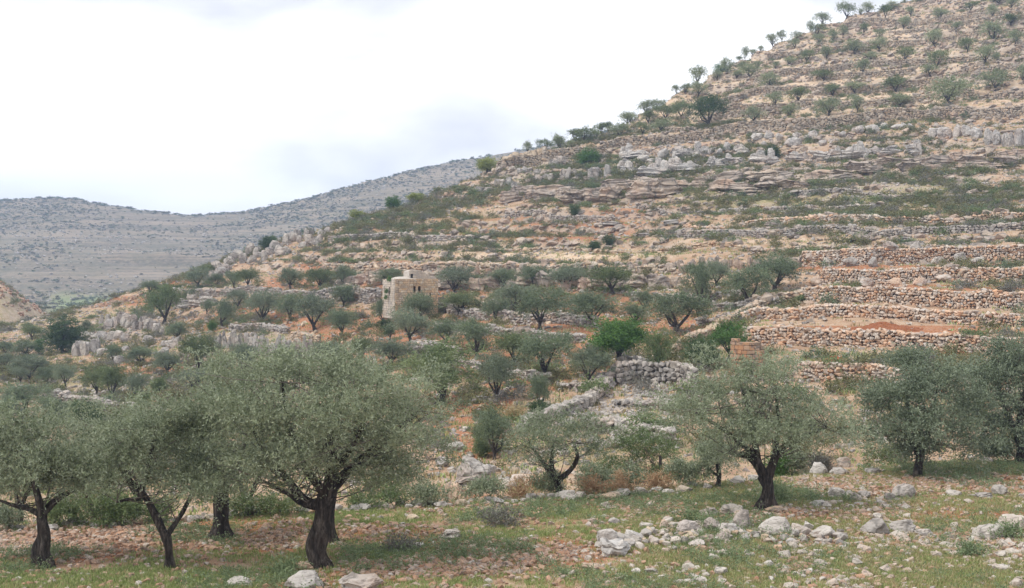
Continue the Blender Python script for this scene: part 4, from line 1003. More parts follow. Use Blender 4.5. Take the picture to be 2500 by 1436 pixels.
face_blocks(hut, 'side_wall', (-lxv[0] * Ll, -lxv[1] * Ll, 0), lxv, Ll, Hh_ - .05, 'hut_pale', seed=2, jag=.3, ch=.235, bw=(.27, .5),  # paler stone puts this face's sunlit brightness into the colour
            holes=[(Ll * .55, Ll * .66, (779 - 722) / px_m, (779 - 702) / px_m), (Ll * .12, Ll * .2, (779 - 712) / px_m, (779 - 703) / px_m)])
# added panels painted dark as window shade, back and right walls, roof slab, floor
INNER = True
def prism(name, poly, z0, z1, m, parent):
    bm = bmesh.new(); lo = [bm.verts.new((x, y, z0)) for x, y in poly]; hi = [bm.verts.new((x, y, z1)) for x, y in poly]
    n = len(poly); bm.faces.new(hi); bm.faces.new(lo[::-1])
    for i in range(n): bm.faces.new((lo[i], lo[(i + 1) % n], hi[(i + 1) % n], hi[i]))
    bmesh.ops.recalc_face_normals(bm, faces=bm.faces)
    me = bpy.data.meshes.new(name); bm.to_mesh(me); bm.free(); me.materials.append(m); return link(bpy.data.objects.new(name, me), parent)
def hp(a, b): return (fx[0] * a - lxv[0] * b, fx[1] * a - lxv[1] * b)     # a along the front, b back from it
prism('shade_panel', [hp(.5, .47), hp(Lf - .45, .47), hp(Lf - .45, .6), hp(.5, .6)], -.5, Hh_ - .25, M['dark'], hut)
prism('side_shade_panel', [hp(.46, .7), hp(.56, .7), hp(.56, Ll - .45), hp(.46, Ll - .45)], -.5, Hh_ - .25, M['dark'], hut)
prism('rear_wall', [hp(.46, Ll - .4), hp(Lf, Ll - .4), hp(Lf, Ll), hp(.46, Ll)], -.6, Hh_ - .06, M['mortar'], hut)
prism('right_wall', [hp(Lf - .4, .46), hp(Lf, .46), hp(Lf, Ll - .41), hp(Lf - .4, Ll - .41)], -.6, Hh_ - .06, M['mortar'], hut)
prism('roof_slab', [hp(.02, .02), hp(Lf - .02, .02), hp(Lf - .02, Ll - .02), hp(.02, Ll - .02)], Hh_ - .22, Hh_ - .1, M['plaster'], hut)
prism('plinth', [hp(.03, .03), hp(Lf - .03, .03), hp(Lf - .03, Ll - .03), hp(.03, Ll - .03)], -1.6, -.002, M['mortar'], hut)
def dome(name, a0, a1, b0, b1, z0, h_, m, parent):
    bm = bmesh.new(); n = 14; vs = {}
    for i in range(n + 1):
        for j in range(n + 1):
            s, t = i / n, j / n; x, y = hp(a0 + (a1 - a0) * s, b0 + (b1 - b0) * t)
            k = max(0, (1 - (2 * s - 1) ** 2)) ** .6 * max(0, (1 - (2 * t - 1) ** 2)) ** .6
            vs[i, j] = bm.verts.new((x, y, z0 + h_ * k + .03 * n3((x, y, 0), 2, 3)))
    for i in range(n):
        for j in range(n): f = bm.faces.new((vs[i, j], vs[i + 1, j], vs[i + 1, j + 1], vs[i, j + 1])); f.smooth = True
    me = bpy.data.meshes.new(name); bm.to_mesh(me); bm.free(); me.materials.append(m); return link(bpy.data.objects.new(name, me), parent)
dome('roof_dome', .1, Lf * .62, .1, Ll * .8, Hh_ - .11, .34, M['plaster'], hut)
# vaulted upper room with its sloping back
def upper_room():
    a0, a1, b0, b1 = Lf * .36, Lf * .99, .5, 2.6
    prof = [(0, .9), (.08, 1.06), (.36, 1.0), (.6, .72), (.82, .42), (1, .3)]
    bm = bmesh.new(); f_, b_ = [], []
    for (t, h_) in prof:
        x, y = hp(a0 + (a1 - a0) * t, b0); f_.append(bm.verts.new((x, y, Hh_ - .12 + h_)))
        x, y = hp(a0 + (a1 - a0) * t, b1); b_.append(bm.verts.new((x, y, Hh_ - .12 + h_ * .9)))
    n = len(prof); fl, bl = [], []
    for (t, h_) in prof:
        x, y = hp(a0 + (a1 - a0) * t, b0); fl.append(bm.verts.new((x, y, Hh_ - .2)))
        x, y = hp(a0 + (a1 - a0) * t, b1); bl.append(bm.verts.new((x, y, Hh_ - .2)))
    for i in range(n - 1):
        bm.faces.new((f_[i], f_[i + 1], b_[i + 1], b_[i])); bm.faces.new((fl[i], fl[i + 1], f_[i + 1], f_[i])); bm.faces.new((bl[i + 1], bl[i], b_[i], b_[i + 1]))
    bm.faces.new((fl[0], f_[0], b_[0], bl[0])); bm.faces.new((fl[-1], bl[-1], b_[-1], f_[-1]))
    bmesh.ops.recalc_face_normals(bm, faces=bm.faces)
    me = bpy.data.meshes.new('upper_room'); bm.to_mesh(me); bm.free(); me.materials.append(M['plaster'])
    o = link(bpy.data.objects.new('upper_room', me), hut)
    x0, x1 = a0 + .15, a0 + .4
    d = prism('doorway', [hp(x0, b0 - .012), hp(x1, b0 - .012), hp(x1, b0 + .1), hp(x0, b0 + .1)], Hh_ - .05, Hh_ + .5, M['dark'], hut)  # solid dark block; the opening's shade is in its colour
    mesh_ = protos('block', 'hut_pale'); r = random.Random(4); ang = math.atan2(fx[1], fx[0]); n_ = 0
    for row in range(5):
        x = a0
        while x < a1 - .1:
            bw_ = r.uniform(.22, .4); t = (x + bw_ / 2 - a0) / (a1 - a0); top = np.interp(t, [p[0] for p in prof], [p[1] for p in prof])
            z = .02 + row * .19
            if z + .16 < top and not (x0 - .1 < x + bw_ / 2 < x1 + .1 and z < .45):
                q = hp(x + bw_ / 2, b0 - .02); s = link(bpy.data.objects.new('stone_block', mesh_[r.randrange(6)]), o); s.location = (q[0], q[1], Hh_ - .1 + z + .09); s.rotation_euler = (0, 0, ang); s.scale = (bw_ / 2 * .95, .05, .088)
            x += bw_
upper_room()
for (px, py, sc_) in ((951, 683, .55), (944, 712, .5), (942, 726, .45)):
    o = bpy.data.objects.new('wall_plant', get_proto('shrub', 'f', 'green', 1)[1])
    Dp = Dh + (965 - px) / F * Dh / math.tan(TH) * .75 - .1
    link(o); o.location = ((px - CX) / F * Dp, Dp, (YH - py) / F * Dp - .25); o.scale = (sc_, sc_, sc_ * 1.2)
    tag(o, {951: 'green tuft growing on the top edge of the hut', 944: 'green plant rooted in the side wall of the hut below its slot', 942: 'lowest green plant clinging to the side wall of the hut'}[px], 'plant')

# ---------------------------------------------------------------- ruined round tower
Dt = hit(1824, 912, 57)
tw_ = empty('ruined_tower', world(1824, Dt + 1.1), 'ruined round tower base of reddish squared stones beside the light green tree', 'ruin')
zz0 = tw_.location[2]; Rt_ = 42 / F * Dt
HT = 66 / F * Dt + .15
bm = bmesh.new(); bmesh.ops.create_cone(bm, cap_ends=True, segments=20, radius1=Rt_ - .1, radius2=Rt_ - .22, depth=HT + .1)
bmesh.ops.translate(bm, verts=bm.verts, vec=(0, 0, HT / 2 - .4))
me = bpy.data.meshes.new('core'); bm.to_mesh(me); bm.free(); me.materials.append(M['mortar']); link(bpy.data.objects.new('rubble_core', me), tw_)
mesh_ = protos('block', 'ruin_stone'); r = random.Random(8)
z = -.25; row = 0
while z < HT:
    h_ = r.uniform(.2, .33); a = math.pi + (row % 2) * .09
    while a < 2 * math.pi:
        bw_ = r.uniform(.22, .58); da = bw_ / Rt_
        lim = HT - .25 * abs(math.cos(a * 2.3)) - .5 * sm(.2, 1, math.cos(a) * .5 + .5) * 1.0 - (r.random() * .22)
        if z < lim:
            o = link(bpy.data.objects.new('stone_block', mesh_[r.randrange(6)]), tw_); am = a + da / 2
            rr = Rt_ - .08 - z * .05; o.location = (math.cos(am) * rr, math.sin(am) * rr, z + h_ / 2); o.rotation_euler = (0, 0, am + math.pi / 2 + r.uniform(-.08, .08)); o.location.z += r.uniform(-.015, .015); o.scale = (bw_ / 2 * .93, .12 + r.uniform(-.03, .05), h_ / 2 * .92)
        a += da
    z += h_; row += 1

# ---------------------------------------------------------------- soil mounds
def mound(name, x, y, wpx, hpx, label, seed):
    D = hit(x, y, 57) + .6; n = 40; bm = bmesh.new(); vs = {}; Wd = wpx / F * D / 2; Hd = hpx / F * D
    p0 = world(x, D)
    for i in range(n + 1):
        for j in range(n + 1):
            s, t = 2 * i / n - 1, 2 * j / n - 1; rr = math.hypot(s, t)
            xx, yy = s * Wd, t * Wd * .5
            gz_ = gh(CX + (p0[0] + xx) / (D + yy) * F, D + yy) - p0[2]
            k = max(0, 1 - rr ** 1.3) * (1 + .5 * n3((s, t, 0), 2.2, seed) + .3 * n3((s, t, 0), 6, seed)) * (1 - .6 * abs(s - .12)) 
            vs[i, j] = bm.verts.new((xx, yy, gz_ + Hd * 1.25 * k + .12 * n3((s, t, 0), 11, seed) * (1 if k > 0 else 0) - (.12 if rr > .92 else 0)))
    for i in range(n):
        for j in range(n): f = bm.faces.new((vs[i, j], vs[i + 1, j], vs[i + 1, j + 1], vs[i, j + 1])); f.smooth = True
    me = bpy.data.meshes.new(name); bm.to_mesh(me); bm.free(); me.materials.append(M['soil'])
    o = link(bpy.data.objects.new(name, me)); o.location = p0; tag(o, label, 'soil heap')
mound('soil_mound', 2150, 809, 230, 13, 'heap of freshly dug red soil between the two lowest orange terrace walls', 1)
mound('soil_mound', 2035, 890, 105, 12, 'low dark red soil heap on the grassy terrace below the lowest orange wall', 2)

# ---------------------------------------------------------------- boulders and outcrops
BR = random.Random(21)
def boulder(x, y, wpx, hpx, D, kind, mname, label, cat='boulder', group=None, sink=.25, name='boulder', dp=1.0):
    """y = row of its foot"""
    mm = protos(kind, mname); o = bpy.data.objects.new(name, mm[BR.randrange(len(mm))]); link(o)
    a, h_ = wpx / F * D / 2, hpx / F * D / 2
    o.location = ((x - CX) / F * D, D, gh(x, D) + h_ * (1 - sink * .8)); o.rotation_euler = (BR.uniform(-.12, .12), BR.uniform(-.12, .12), BR.uniform(-.35, .35) + (math.pi if BR.random() < .5 else 0))
    o.scale = (a, a * BR.uniform(.7, 1.0) * dp, h_ * (1 + sink * .4)); tag(o, label, cat, group); LAND.append((x, y, None)); return o
def band(pts, n, wr, hr, kind, mname, name, tail, group, jy=6, dp=.8, sink=.25, cat='rock', look=None):
    xs = np.linspace(pts[0][0], pts[-1][0], n); out = []
    for i, x in enumerate(xs):
        x = x + BR.uniform(-.4, .4) * (xs[1] - xs[0]); y = np.interp(x, [p[0] for p in pts], [p[1] for p in pts]) + BR.uniform(-jy, jy)
        out.append((x, y, BR.uniform(*wr) * (1.25 if BR.random() < .15 else 1), BR.uniform(*hr)))
    out.sort()
    for i, (x, y, w_, h_) in enumerate(out):
        D = hit(x, y, 57)
        lk_ = ('broad ' if w_ > h_ * 1.8 else 'upright ' if h_ > w_ * 1.1 else 'blocky ')
        boulder(x, y, w_, h_, D, kind, mname, f'{lk_}{look or "grey"} rock, {ordw(i + 1)} from left {tail}', cat, group, sink, name, dp)
B = lambda l: l
# white fluted karst blocks below the long wall, cluster by cluster
CL = [(1522,1575,385,4,20,24),(1647,1690,382,3,20,22),(1700,1725,374,2,22,26),(1800,1818,376,1,20,24),(1512,1543,421,2,18,32),(1564,1632,426,5,18,36),(1637,1694,417,4,19,36),(1730,1762,408,3,15,28),(1767,1798,400,2,20,24),
      (1837,1866,392,2,18,24),(1872,1889,398,1,20,30),(1920,1970,391,5,14,26),(1988,2011,382,1,22,26),(2027,2120,387,7,20,36),(2131,2146,377,1,18,22),(2157,2188,373,2,20,22),(2219,2245,376,2,18,32)]
fl = sorted(((x0 + (x1 - x0) * (j + .5) / n + BR.uniform(-4, 4), y + BR.uniform(-3, 3), w_ * BR.uniform(.8, 1.7), h_ * BR.uniform(.5, 1.05)) for x0, x1, y, n, w_, h_ in CL for j in range(n)))
def cluster(fl, kd, mn, name, look, tail, group, dp=.9):
    for i, (x, y, w_, h_) in enumerate(fl):
        boulder(x, y, w_, h_, hit(x, y, 57), kd, mn, f'{"broad " if w_ > h_ * 1.2 else "upright "}{look} rock, {ordw(i + 1)} from left {tail}', 'rock', group, .25, name, dp)
cluster(fl, 'flute', 'white_rock', 'fluted_rock', 'white fluted', 'in the clusters under the long wall', 'white fluted rocks below the long wall')
for i, (x0, x1, y, n, w_, h_) in enumerate(sorted(CL)):
    boulder((x0 + x1) / 2 + 4, y + 5, (x1 - x0) * 1.15 + 24, h_ * .5, hit((x0 + x1) / 2 + 4, y + 3, 57), 'slab', 'white_rock', f'low pale ledge, {ordw(i + 1)} from left, footing the white fluted clusters', 'rock', 'pale ledges footing the fluted clusters', .2, 'rock_ledge', .5)
fl = sorted(((x0 + (x1 - x0) * (j + .5) / n, y + BR.uniform(-2, 2), w_ * BR.uniform(.8, 1.2), h_ * BR.uniform(.8, 1.1)) for x0, x1, y, n, w_, h_ in [(2266,2323,340,2,34,28),(2326,2344,340,1,18,28),(2347,2396,335,2,30,30),(2401,2443,356,2,26,36),(2445,2510,358,4,19,36)] for j in range(n)))
cluster(fl, 'flute', 'white_rock', 'fluted_rock', 'big white', 'in the right-edge block row', 'white blocks near the right edge')
fl = sorted(((x0 + (x1 - x0) * (j + .5) / n + BR.uniform(-5, 5), y + BR.uniform(-6, 6), w_ * BR.uniform(.8, 1.7), h_ * BR.uniform(.5, 1.0)) for x0, x1, y, n, w_, h_ in [(1165,1205,470,3,20,20),(1210,1268,458,5,18,26),(1304,1356,444,4,18,24),(1371,1408,434,3,18,28),(1439,1486,433,3,22,34),(1340,1397,407,5,20,20),(1260,1330,480,4,18,16),(1250,1320,425,5,16,18)] for j in range(n)))
cluster(fl, 'flute', 'limestone', 'crag', 'grey', 'in the crags ending the rock band', 'grey crags at the left end of the rock band')
band([(1520,385),(1640,384),(1760,370),(1860,350),(1980,345),(2100,330),(2230,320)], 34, (12,34), (10,22), 'round' if False else 'boulder', 'white_rock', 'boulder', 'just above the fluted band', 'white boulders above the fluted band', look='white rounded', jy=16, cat='boulder')
band([(1205,420),(1260,398),(1330,385)], 12, (14,30), (10,20), 'boulder', 'cream_stone', 'boulder', 'at the long wall end', 'pale skyline rocks', look='cream', jy=8, cat='boulder')
# bedded slabs
band([(1240,490),(1330,484),(1460,478),(1575,470),(1670,465),(1760,462),(1850,458),(2006,446),(2090,436)], 34, (40,100), (12,26), 'slab', 'slab_rock', 'rock_slab', 'in the slab band across the slope', 'bedded rock slabs across the slope', look='reddish bedded', jy=14, dp=.5)
band([(2090,432),(2162,420),(2266,412),(2400,402),(2520,395)], 18, (50,110), (12,22), 'slab', 'slab_rock', 'rock_slab', 'in the right-hand slab band', 'buff slabs at the right', look='buff bedded', jy=16, dp=.5)
band([(1340,492),(1400,490),(1480,486)], 4, (55,80), (22,30), 'slab', 'slab_rock', 'rock_slab', 'in the big overhanging slabs', 'big overhanging slabs', look='massive bedded', jy=3, dp=.6)
band([(1570,470),(1640,478)], 3, (70,95), (30,40), 'slab', 'slab_rock', 'rock_slab', 'in the thick stack of slabs in mid slope', 'thick stack of slabs', look='massive bedded', jy=10, dp=.7)
band([(1500,560),(1700,565),(1900,560),(2200,585),(2480,570)], 18, (30,75), (7,12), 'slab', 'limestone', 'rock_slab', 'in the ledges above the terraces', 'low ledge slabs above the orange terraces', look='grey flat', jy=22, dp=.5)
# ledge above the orchard
band([(1060,702),(1150,704),(1300,708),(1450,708),(1560,700),(1650,704)], 20, (34,70), (18,34), 'slab', 'slab_rock', 'ledge_rock', 'in the ledge behind the grove', 'rock ledge behind the grove', look='rounded buff', jy=5, dp=.6)
band([(1040,668),(1200,672),(1330,668),(1500,668),(1660,664)], 26, (12,26), (14,24), 'flute', 'slab_rock', 'fluted_rock', 'in the reddish ledge above the grove', 'reddish fluted ledge above the grove', look='buff fluted', jy=6)
band([(800,700),(860,700),(930,692)], 6, (34,50), (20,32), 'slab', 'slab_rock', 'ledge_rock', 'in the ledge left of the hut', 'blocky ledge left of the hut', look='grey', jy=5, dp=.6)
band([(1650,655),(1800,655),(1960,652)], 22, (12,28), (16,26), 'flute', 'slab_rock', 'fluted_rock', 'left of the orange terraces', 'fluted ledge left of the orange terraces', look='buff fluted', jy=3)
band([(1975,650),(2100,652),(2230,645),(2290,647),(2340,645),(2400,645)], 9, (26,42), (18,28), 'boulder', 'limestone', 'block', 'under the high blocky wall', 'big grey blocks under the high wall', jy=2, look='grey')
band([(2000,700),(2060,700),(2190,700),(2290,688)], 6, (20,46), (14,22), 'boulder', 'orange_stone', 'block', 'under the fourth orange wall', 'large stones in the fourth terrace wall', jy=4, look='big rounded')
# left crags and skyline boulders
band([(520,672),(560,650),(600,632),(650,622),(700,606),(750,592),(800,580)], 42, (13,34), (12,26), 'flute', 'limestone', 'crag', 'in the left skyline crags', 'grey crags along the left skyline', jy=14)
band([(250,800),(290,796),(340,802),(395,815)], 22, (10,24), (18,32), 'flute', 'limestone', 'fluted_rock', 'below the green spur tree', 'upright rocks on the left spur', jy=6, look='grey fluted')
band([(180,868),(205,868),(228,862)], 5, (18,30), (26,40), 'flute', 'limestone', 'fluted_rock', 'beside the dark carob at far left', 'tall rocks beside the carob', jy=4, look='grey fluted')
band([(210,830),(260,828),(306,835)], 8, (20,34), (14,24), 'boulder', 'limestone', 'boulder', 'on the ledge right of the dark carob', 'boulders right of the carob', jy=4, cat='boulder')
band([(529,850),(580,850),(644,862)], 17, (10,18), (28,42), 'flute', 'limestone', 'fluted_rock', 'in the cliff below the left grove', 'fluted cliff below the left grove', jy=3, look='grey fluted')
band([(655,880),(700,885),(760,880)], 14, (12,22), (42,66), 'flute', 'limestone', 'fluted_rock', 'in the tallest cliff below the grove', 'tallest fluted cliff below the left grove', jy=5, look='tall grey')
band([(230,880),(330,870),(430,860),(500,850)], 22, (14,34), (10,22), 'boulder', 'limestone', 'boulder', 'scattered over the lower left slope', 'boulders over the lower left slope', jy=26, cat='boulder')
band([(380,745),(460,745),(520,750)], 12, (20,44), (12,20), 'slab', 'limestone', 'rock_slab', 'beside the green spur tree', 'shelf rocks on the left spur', jy=14, look='grey flat')
band([(240,748),(300,738),(350,726),(400,716)], 22, (9,20), (5,10), 'boulder', 'red_stone', 'boulder', 'along the red spur crest', 'reddish rubble crest of the left spur', jy=4, look='reddish', cat='boulder')
band([(430,900),(440,905),(400,900)], 2, (30,40), (20,30), 'boulder', 'limestone', 'boulder', 'by the low left olives', None, cat='boulder') if False else None
# gully boulders
for (x, y, w_, h_, kd, mn, lb) in [
    (1158,1178,96,62,'boulder','limestone','huge pitted grey boulder in the gully, resting on a flat slab'),
    (1150,1190,90,22,'slab','slab_rock','flat slab directly under the huge pitted boulder'),
    (1110,1222,44,40,'flute','cream_stone','cream rock block at the foot of the huge pitted boulder'),
    (1140,1222,40,34,'flute','cream_stone','buff rock block right of the cream one in the gully'),
    (1195,1160,34,26,'boulder','limestone','grey boulder touching the right side of the huge pitted one'),
    (1080,1140,34,22,'boulder','limestone','grey boulder left of the huge pitted one'),
    (1110,1098,44,20,'boulder','limestone','flat grey boulder above the huge pitted one on the bare path'),
    (1172,985,44,18,'boulder','limestone','low grey rock right of the light green tree in the gully'),
    (1225,970,30,16,'boulder','limestone','low grey rock between the two slim olives of the lower grove'),
    (1500,1095,40,30,'boulder','limestone','grey boulder behind the small open olive'),
    (1270,1182,50,24,'boulder','orange_stone','reddish boulder behind the field edge left of the small open olive'),
    (1300,1190,46,22,'boulder','orange_stone','second reddish boulder behind the field edge beside the small open olive'),
    (1240,1192,40,20,'boulder','cream_stone','buff boulder behind the field edge below the dense gully olive')]:
    D = hit(x, y, 53); boulder(x, y, w_, h_, D, kd, mn, lb, 'boulder')
# near field rocks, foot row given
NR = [
 (590,1434,62,22,'boulder','white_rock','pitted pale rock in the foreground left of the two big front slabs'),
 (745,1440,98,46,'boulder','white_rock','large pale rock at the foot of the largest front olive'),
 (882,1442,110,38,'slab','white_rock','long pale slab at the bottom edge, right of the large pale rock'),
 (742,1392,44,20,'boulder','cream_stone','flat buff stone leaning on the base of the largest front olive'),
 (2042,1218,42,28,'boulder','limestone','round grey boulder on top of the small pile right of the V-trunked olive'),
 (2088,1226,36,28,'boulder','limestone','grey boulder right of the round one on the small pile'),
 (2110,1215,32,18,'boulder','limestone','low flat grey boulder at the back of the small pile'),
 (2072,1212,26,14,'boulder','limestone','small grey boulder in the middle of the small pile'),
 (2000,1238,46,16,'boulder','white_rock','pale flat rock at the left end of the small pile'),
 (2207,1213,50,34,'boulder','limestone','rounded brown-grey boulder standing alone right of the small pile'),
 (2172,1220,26,18,'boulder','limestone','small pale boulder touching the lone rounded one on its left'),
 (2330,1212,42,16,'boulder','limestone','flat grey rock below the dense olive on the red soil'),
 (2440,1208,38,26,'boulder','limestone','rounded boulder near the right edge on the red soil'),
 (2400,1216,60,14,'slab','limestone','long low rock left of the rounded right-edge boulder'),
 (2136,1300,74,36,'boulder','limestone','smooth grey boulder in the grass right of the long rock pile'),
 (2205,1294,62,34,'boulder','limestone','dark undercut boulder next to the smooth grey one'),
 (2255,1300,44,18,'boulder','white_rock','pale flat rock at the right side of the undercut boulder'),
 (2412,1308,74,36,'boulder','white_rock','broad pale rock at the right edge, lower one of the pair'),
 (2470,1290,80,42,'boulder','limestone','grey rock rising at the right edge, upper one of the pair'),
 (1998,1158,44,30,'boulder','white_rock','white pitted boulder behind the field, right of the V-trunked olive'),
 (2048,1156,50,16,'boulder','white_rock','low pale rock beside the white pitted boulder'),
 (2060,1140,34,28,'boulder','limestone','grey boulder at the ruined corner wall behind the field'),
 (2130,1156,40,12,'boulder','limestone','low rock between the ruined corner and the dense olive'),
 (2408,1134,36,14,'boulder','white_rock','pale rock left of the right-edge olive'),
 (1800,1182,38,22,'boulder','limestone','pale rock behind the V-trunked olive on its left'),
 (1842,1176,40,20,'boulder','white_rock','white rock directly behind the V-trunked olive'),
 (1690,1188,28,16,'boulder','white_rock','small white rock near the thin small olive'),
 (1727,1196,26,18,'boulder','white_rock','pale pointed rock at the foot of the thin small olive'),
 (1668,1202,42,16,'boulder','cream_stone','buff rock left of the thin small olive'),
 (1730,1256,50,22,'boulder','limestone','grey rock left below the V-trunked olive'),
 (1788,1254,54,28,'boulder','limestone','pointed grey rock touching the root of the V-trunked olive'),
 (1890,1252,46,18,'boulder','cream_stone','flat buff rock right of the root of the V-trunked olive'),
 (1905,1150,30,14,'boulder','limestone','small grey rock right behind the V-trunked olive'),
 (1500,1360,86,30,'slab','white_rock','sloping pale slab at the left end of the long rock pile'),
 (1482,1332,52,34,'boulder','white_rock','large pale block second at the left end of the long rock pile'),
 (1545,1326,56,30,'boulder','white_rock','pale block right of the large one in the long rock pile'),
 (1620,1296,22,22,'boulder','orange_stone','single round orange stone above the long rock pile'),
 (1590,1312,30,20,'boulder','limestone','dark grey stone on the long rock pile'),
 (1445,1392,60,14,'slab','cream_stone','thin pink slab in the grass below the long rock pile'),
 (1500,1284,30,16,'boulder','white_rock','small pale rock in the grass above the long rock pile'),
 (1682,1304,56,32,'boulder','white_rock','wide white rock in the middle of the long rock pile'),
 (1740,1300,44,36,'boulder','limestone','grey rock behind the middle of the long rock pile'),
 (1812,1290,48,44,'boulder','limestone','highest dark pitted rock of the long rock pile'),
 (1780,1304,50,30,'boulder','white_rock','pale rock left under the highest pitted one'),
 (1895,1300,86,38,'boulder','white_rock','biggest white pitted rock in the right half of the long rock pile'),
 (1950,1300,56,28,'boulder','limestone','grey rock joined to the right of the biggest white one'),
 (2010,1310,70,26,'boulder','white_rock','rough white rock at the right end of the long rock pile'),
 (1763,1325,34,24,'boulder','limestone','rounded grey stone at the front of the long rock pile'),
 (1700,1340,40,18,'boulder','white_rock','pale stone lying in the grass before the long rock pile'),
 (1100,1316,60,20,'slab','limestone','flat grey stone pair in the middle of the field'),
 (1020,1338,40,14,'slab','white_rock','white flat stone in the weeds right of the largest front olive'),
 (1010,1272,36,14,'boulder','cream_stone','buff stone in the grass behind the largest front olive'),
]
for (x, y, w_, h_, kd, mn, lb) in NR:
    D = fieldD(y) if fieldD(y) < np.interp(x, *EDGE) + 1 else hit(x, y, 41, 60)
    if y >= 1433: D = fieldD(y - 4)
    k_ = 1.0
    boulder(x, y, w_ * k_, h_ * k_ * (1.05 if 'rock pile' in lb else .92), D, kd, mn, lb, 'boulder', sink=.45)
# stone line on the field edge
linep = [(0,1298),(120,1296),(180,1284),(260,1290),(420,1278),(500,1272),(575,1262),(700,1256),(850,1248),(980,1238),(1080,1236),(1160,1226),(1230,1226),(1320,1220),(1400,1216),(1500,1212),(1600,1200),(1650,1200)]
xs = []; x = 6
while x < 1650: xs.append(x); x += BR.uniform(13, 30)
for i, x in enumerate(xs):
    y = np.interp(x, [p[0] for p in linep], [p[1] for p in linep]) + BR.uniform(-3, 6)
    big = BR.random() < .18
    w_ = BR.uniform(18, 34) * (1.4 if big else 1); h_ = w_ * BR.uniform(.4, .62)
    D = fieldD(y)
    col_ = BR.choice(['white_rock', 'limestone', 'limestone', 'white_rock', 'cream_stone'])
    cn = {'white_rock': 'whitish', 'limestone': 'grey', 'cream_stone': 'buff'}[col_]
    boulder(x, y, w_, h_, D, 'boulder', col_, f'{"large" if big else "small" if w_ < 23 else "mid-sized"} {cn} stone, {ordw(i + 1)} from left in the line along the field edge', 'stone', 'stone line along the field edge', name='edge_stone')
# rubble of the long pile: each countable stone
pile = []
for i in range(190):
    t = BR.random(); x = 1460 + 600 * t; y = np.interp(x, [1460, 1600, 1750, 1900, 2060], [1345, 1325, 1316, 1314, 1316]) + BR.gauss(0, 9)
    pile.append((x, y))
pile.sort()
for i, (x, y) in enumerate(pile):
    w_ = 12 + 24 * BR.random() ** 1.6; D = fieldD(y)
    mn = BR.choice(['white_rock', 'limestone', 'limestone', 'field_stone', 'cream_stone'])
    cn = {'white_rock': 'white', 'limestone': 'grey', 'field_stone': 'pale', 'cream_stone': 'pinkish'}[mn]
    mm = protos('hull', mn); o = link(bpy.data.objects.new('pile_stone', mm[BR.randrange(len(mm))])); s_ = w_ / F * D / 2
    o.location = ((x - CX) / F * D, D, gh(x, D) + s_ * .3 + BR.uniform(0, .07)); o.rotation_euler = (BR.uniform(-.4, .4), BR.uniform(-.4, .4), BR.uniform(0, 6)); o.scale = (s_, s_ * BR.uniform(.7, 1), s_ * BR.uniform(.5, .8))
    tag(o, f'{"small" if w_ < 20 else "larger"} {cn} stone, {ordw(i + 1)} from left in the long pile rubble' if i < 95 else f'{"small" if w_ < 20 else "larger"} {cn} stone, {ordw(190 - i)} from right in the long pile rubble', 'stone', 'loose rubble of the long pile')

# ---------------------------------------------------------------- stones and plants scattered by nature
def sample_world(n, u0, u1, d0, d1, dens=None):
    if u0 == -60: u0, u1, n = -300, 2800, int(n * 1.18)
    out = []
    while len(out) < n:
        m = n * 3; u = rng.uniform(u0, u1, m); D = np.sqrt(rng.uniform(d0 ** 2, d1 ** 2, m))
        keep = np.ones(m, bool)
        if dens is not None: keep = rng.random(m) < dens(u, D)
        out += list(zip(u[keep], D[keep]))
    return out[:n]
crest = lambda u: np.interp(u, UF, KD[:, 15])
def grid_z(u, D):
    i = np.clip(((u - uA[0]) / 9.0), 0, len(uA) - 1.001); i0 = i.astype(int); t = i - i0
    j = np.clip(np.searchsorted(dA, D) - 1, 0, len(dA) - 2); s = (D - dA[j]) / (dA[j + 1] - dA[j])
    z = (ZA[i0, j] * (1 - s) + ZA[i0, j + 1] * s) * (1 - t) + (ZA[i0 + 1, j] * (1 - s) + ZA[i0 + 1, j + 1] * s) * t
    return z
def put(name, key, meshes, pts, smin, smax, zs=.7, lift=.2, tilt=.4, label=None, power=2.0, upright=False, scale_fn=None):
    u = np.array([p[0] for p in pts]); D = np.array([p[1] for p in pts]); z = grid_z(u, D); n = len(u)
    s = smin + (smax - smin) * rng.random(n) ** power
    if scale_fn is not None: s = s * scale_fn(u, D)
    S = np.stack([s, s * rng.uniform(.7, 1, n), s * zs * rng.uniform(.7, 1.2, n)], -1)
    Rt = np.stack([rng.uniform(-tilt, tilt, n), rng.uniform(-tilt, tilt, n), rng.uniform(0, 6.28, n)], -1)
    P = np.stack([(u - CX) / F * D, D, z + s * zs * lift], -1)
    if name is None: return P, Rt, S, u, D, z
    return scatter(name, key, meshes, P, Rt, S, label=label)
HILLD = lambda u, D: (D < crest(u) + 4) * 1.0
def scr(u, D): return YH - F * grid_z(u, D) / D
def d_stone(u, D):
    X = (u - CX) / F * D; n = fbm(X * .08, D * .08, 71, 3)
    y = scr(u, D); tr = np.exp(-((u - 2250) / 420.) ** 2 - ((y - 760) / 110.) ** 2); up = sm(330, 250, y)
    return HILLD(u, D) * np.clip(.15 + 1.6 * (n - .35), .05, 1) * (1 - .75 * tr) * (1 - .8 * up)
put('hillside_rubble', 'peb_grey', protos('pebble', 'grey_stone'), sample_world(26000, -60, 2560, 58, 385, d_stone), .06, .34, scale_fn=lambda u, D: .75 + D / 400)
put('hillside_pale_stones', 'peb_cream', protos('pebble', 'cream_stone'), sample_world(11000, -60, 2560, 58, 385, lambda u, D: HILLD(u, D) * (.5 + .2 * sm(420, 250, scr(u, D)))), .07, .36, scale_fn=lambda u, D: .75 + D / 350)
def d_ledge(u, D):
    dz = grid_z(u, D + .6) - grid_z(u, D - .6)
    return HILLD(u, D) * sm(.45, .85, dz)
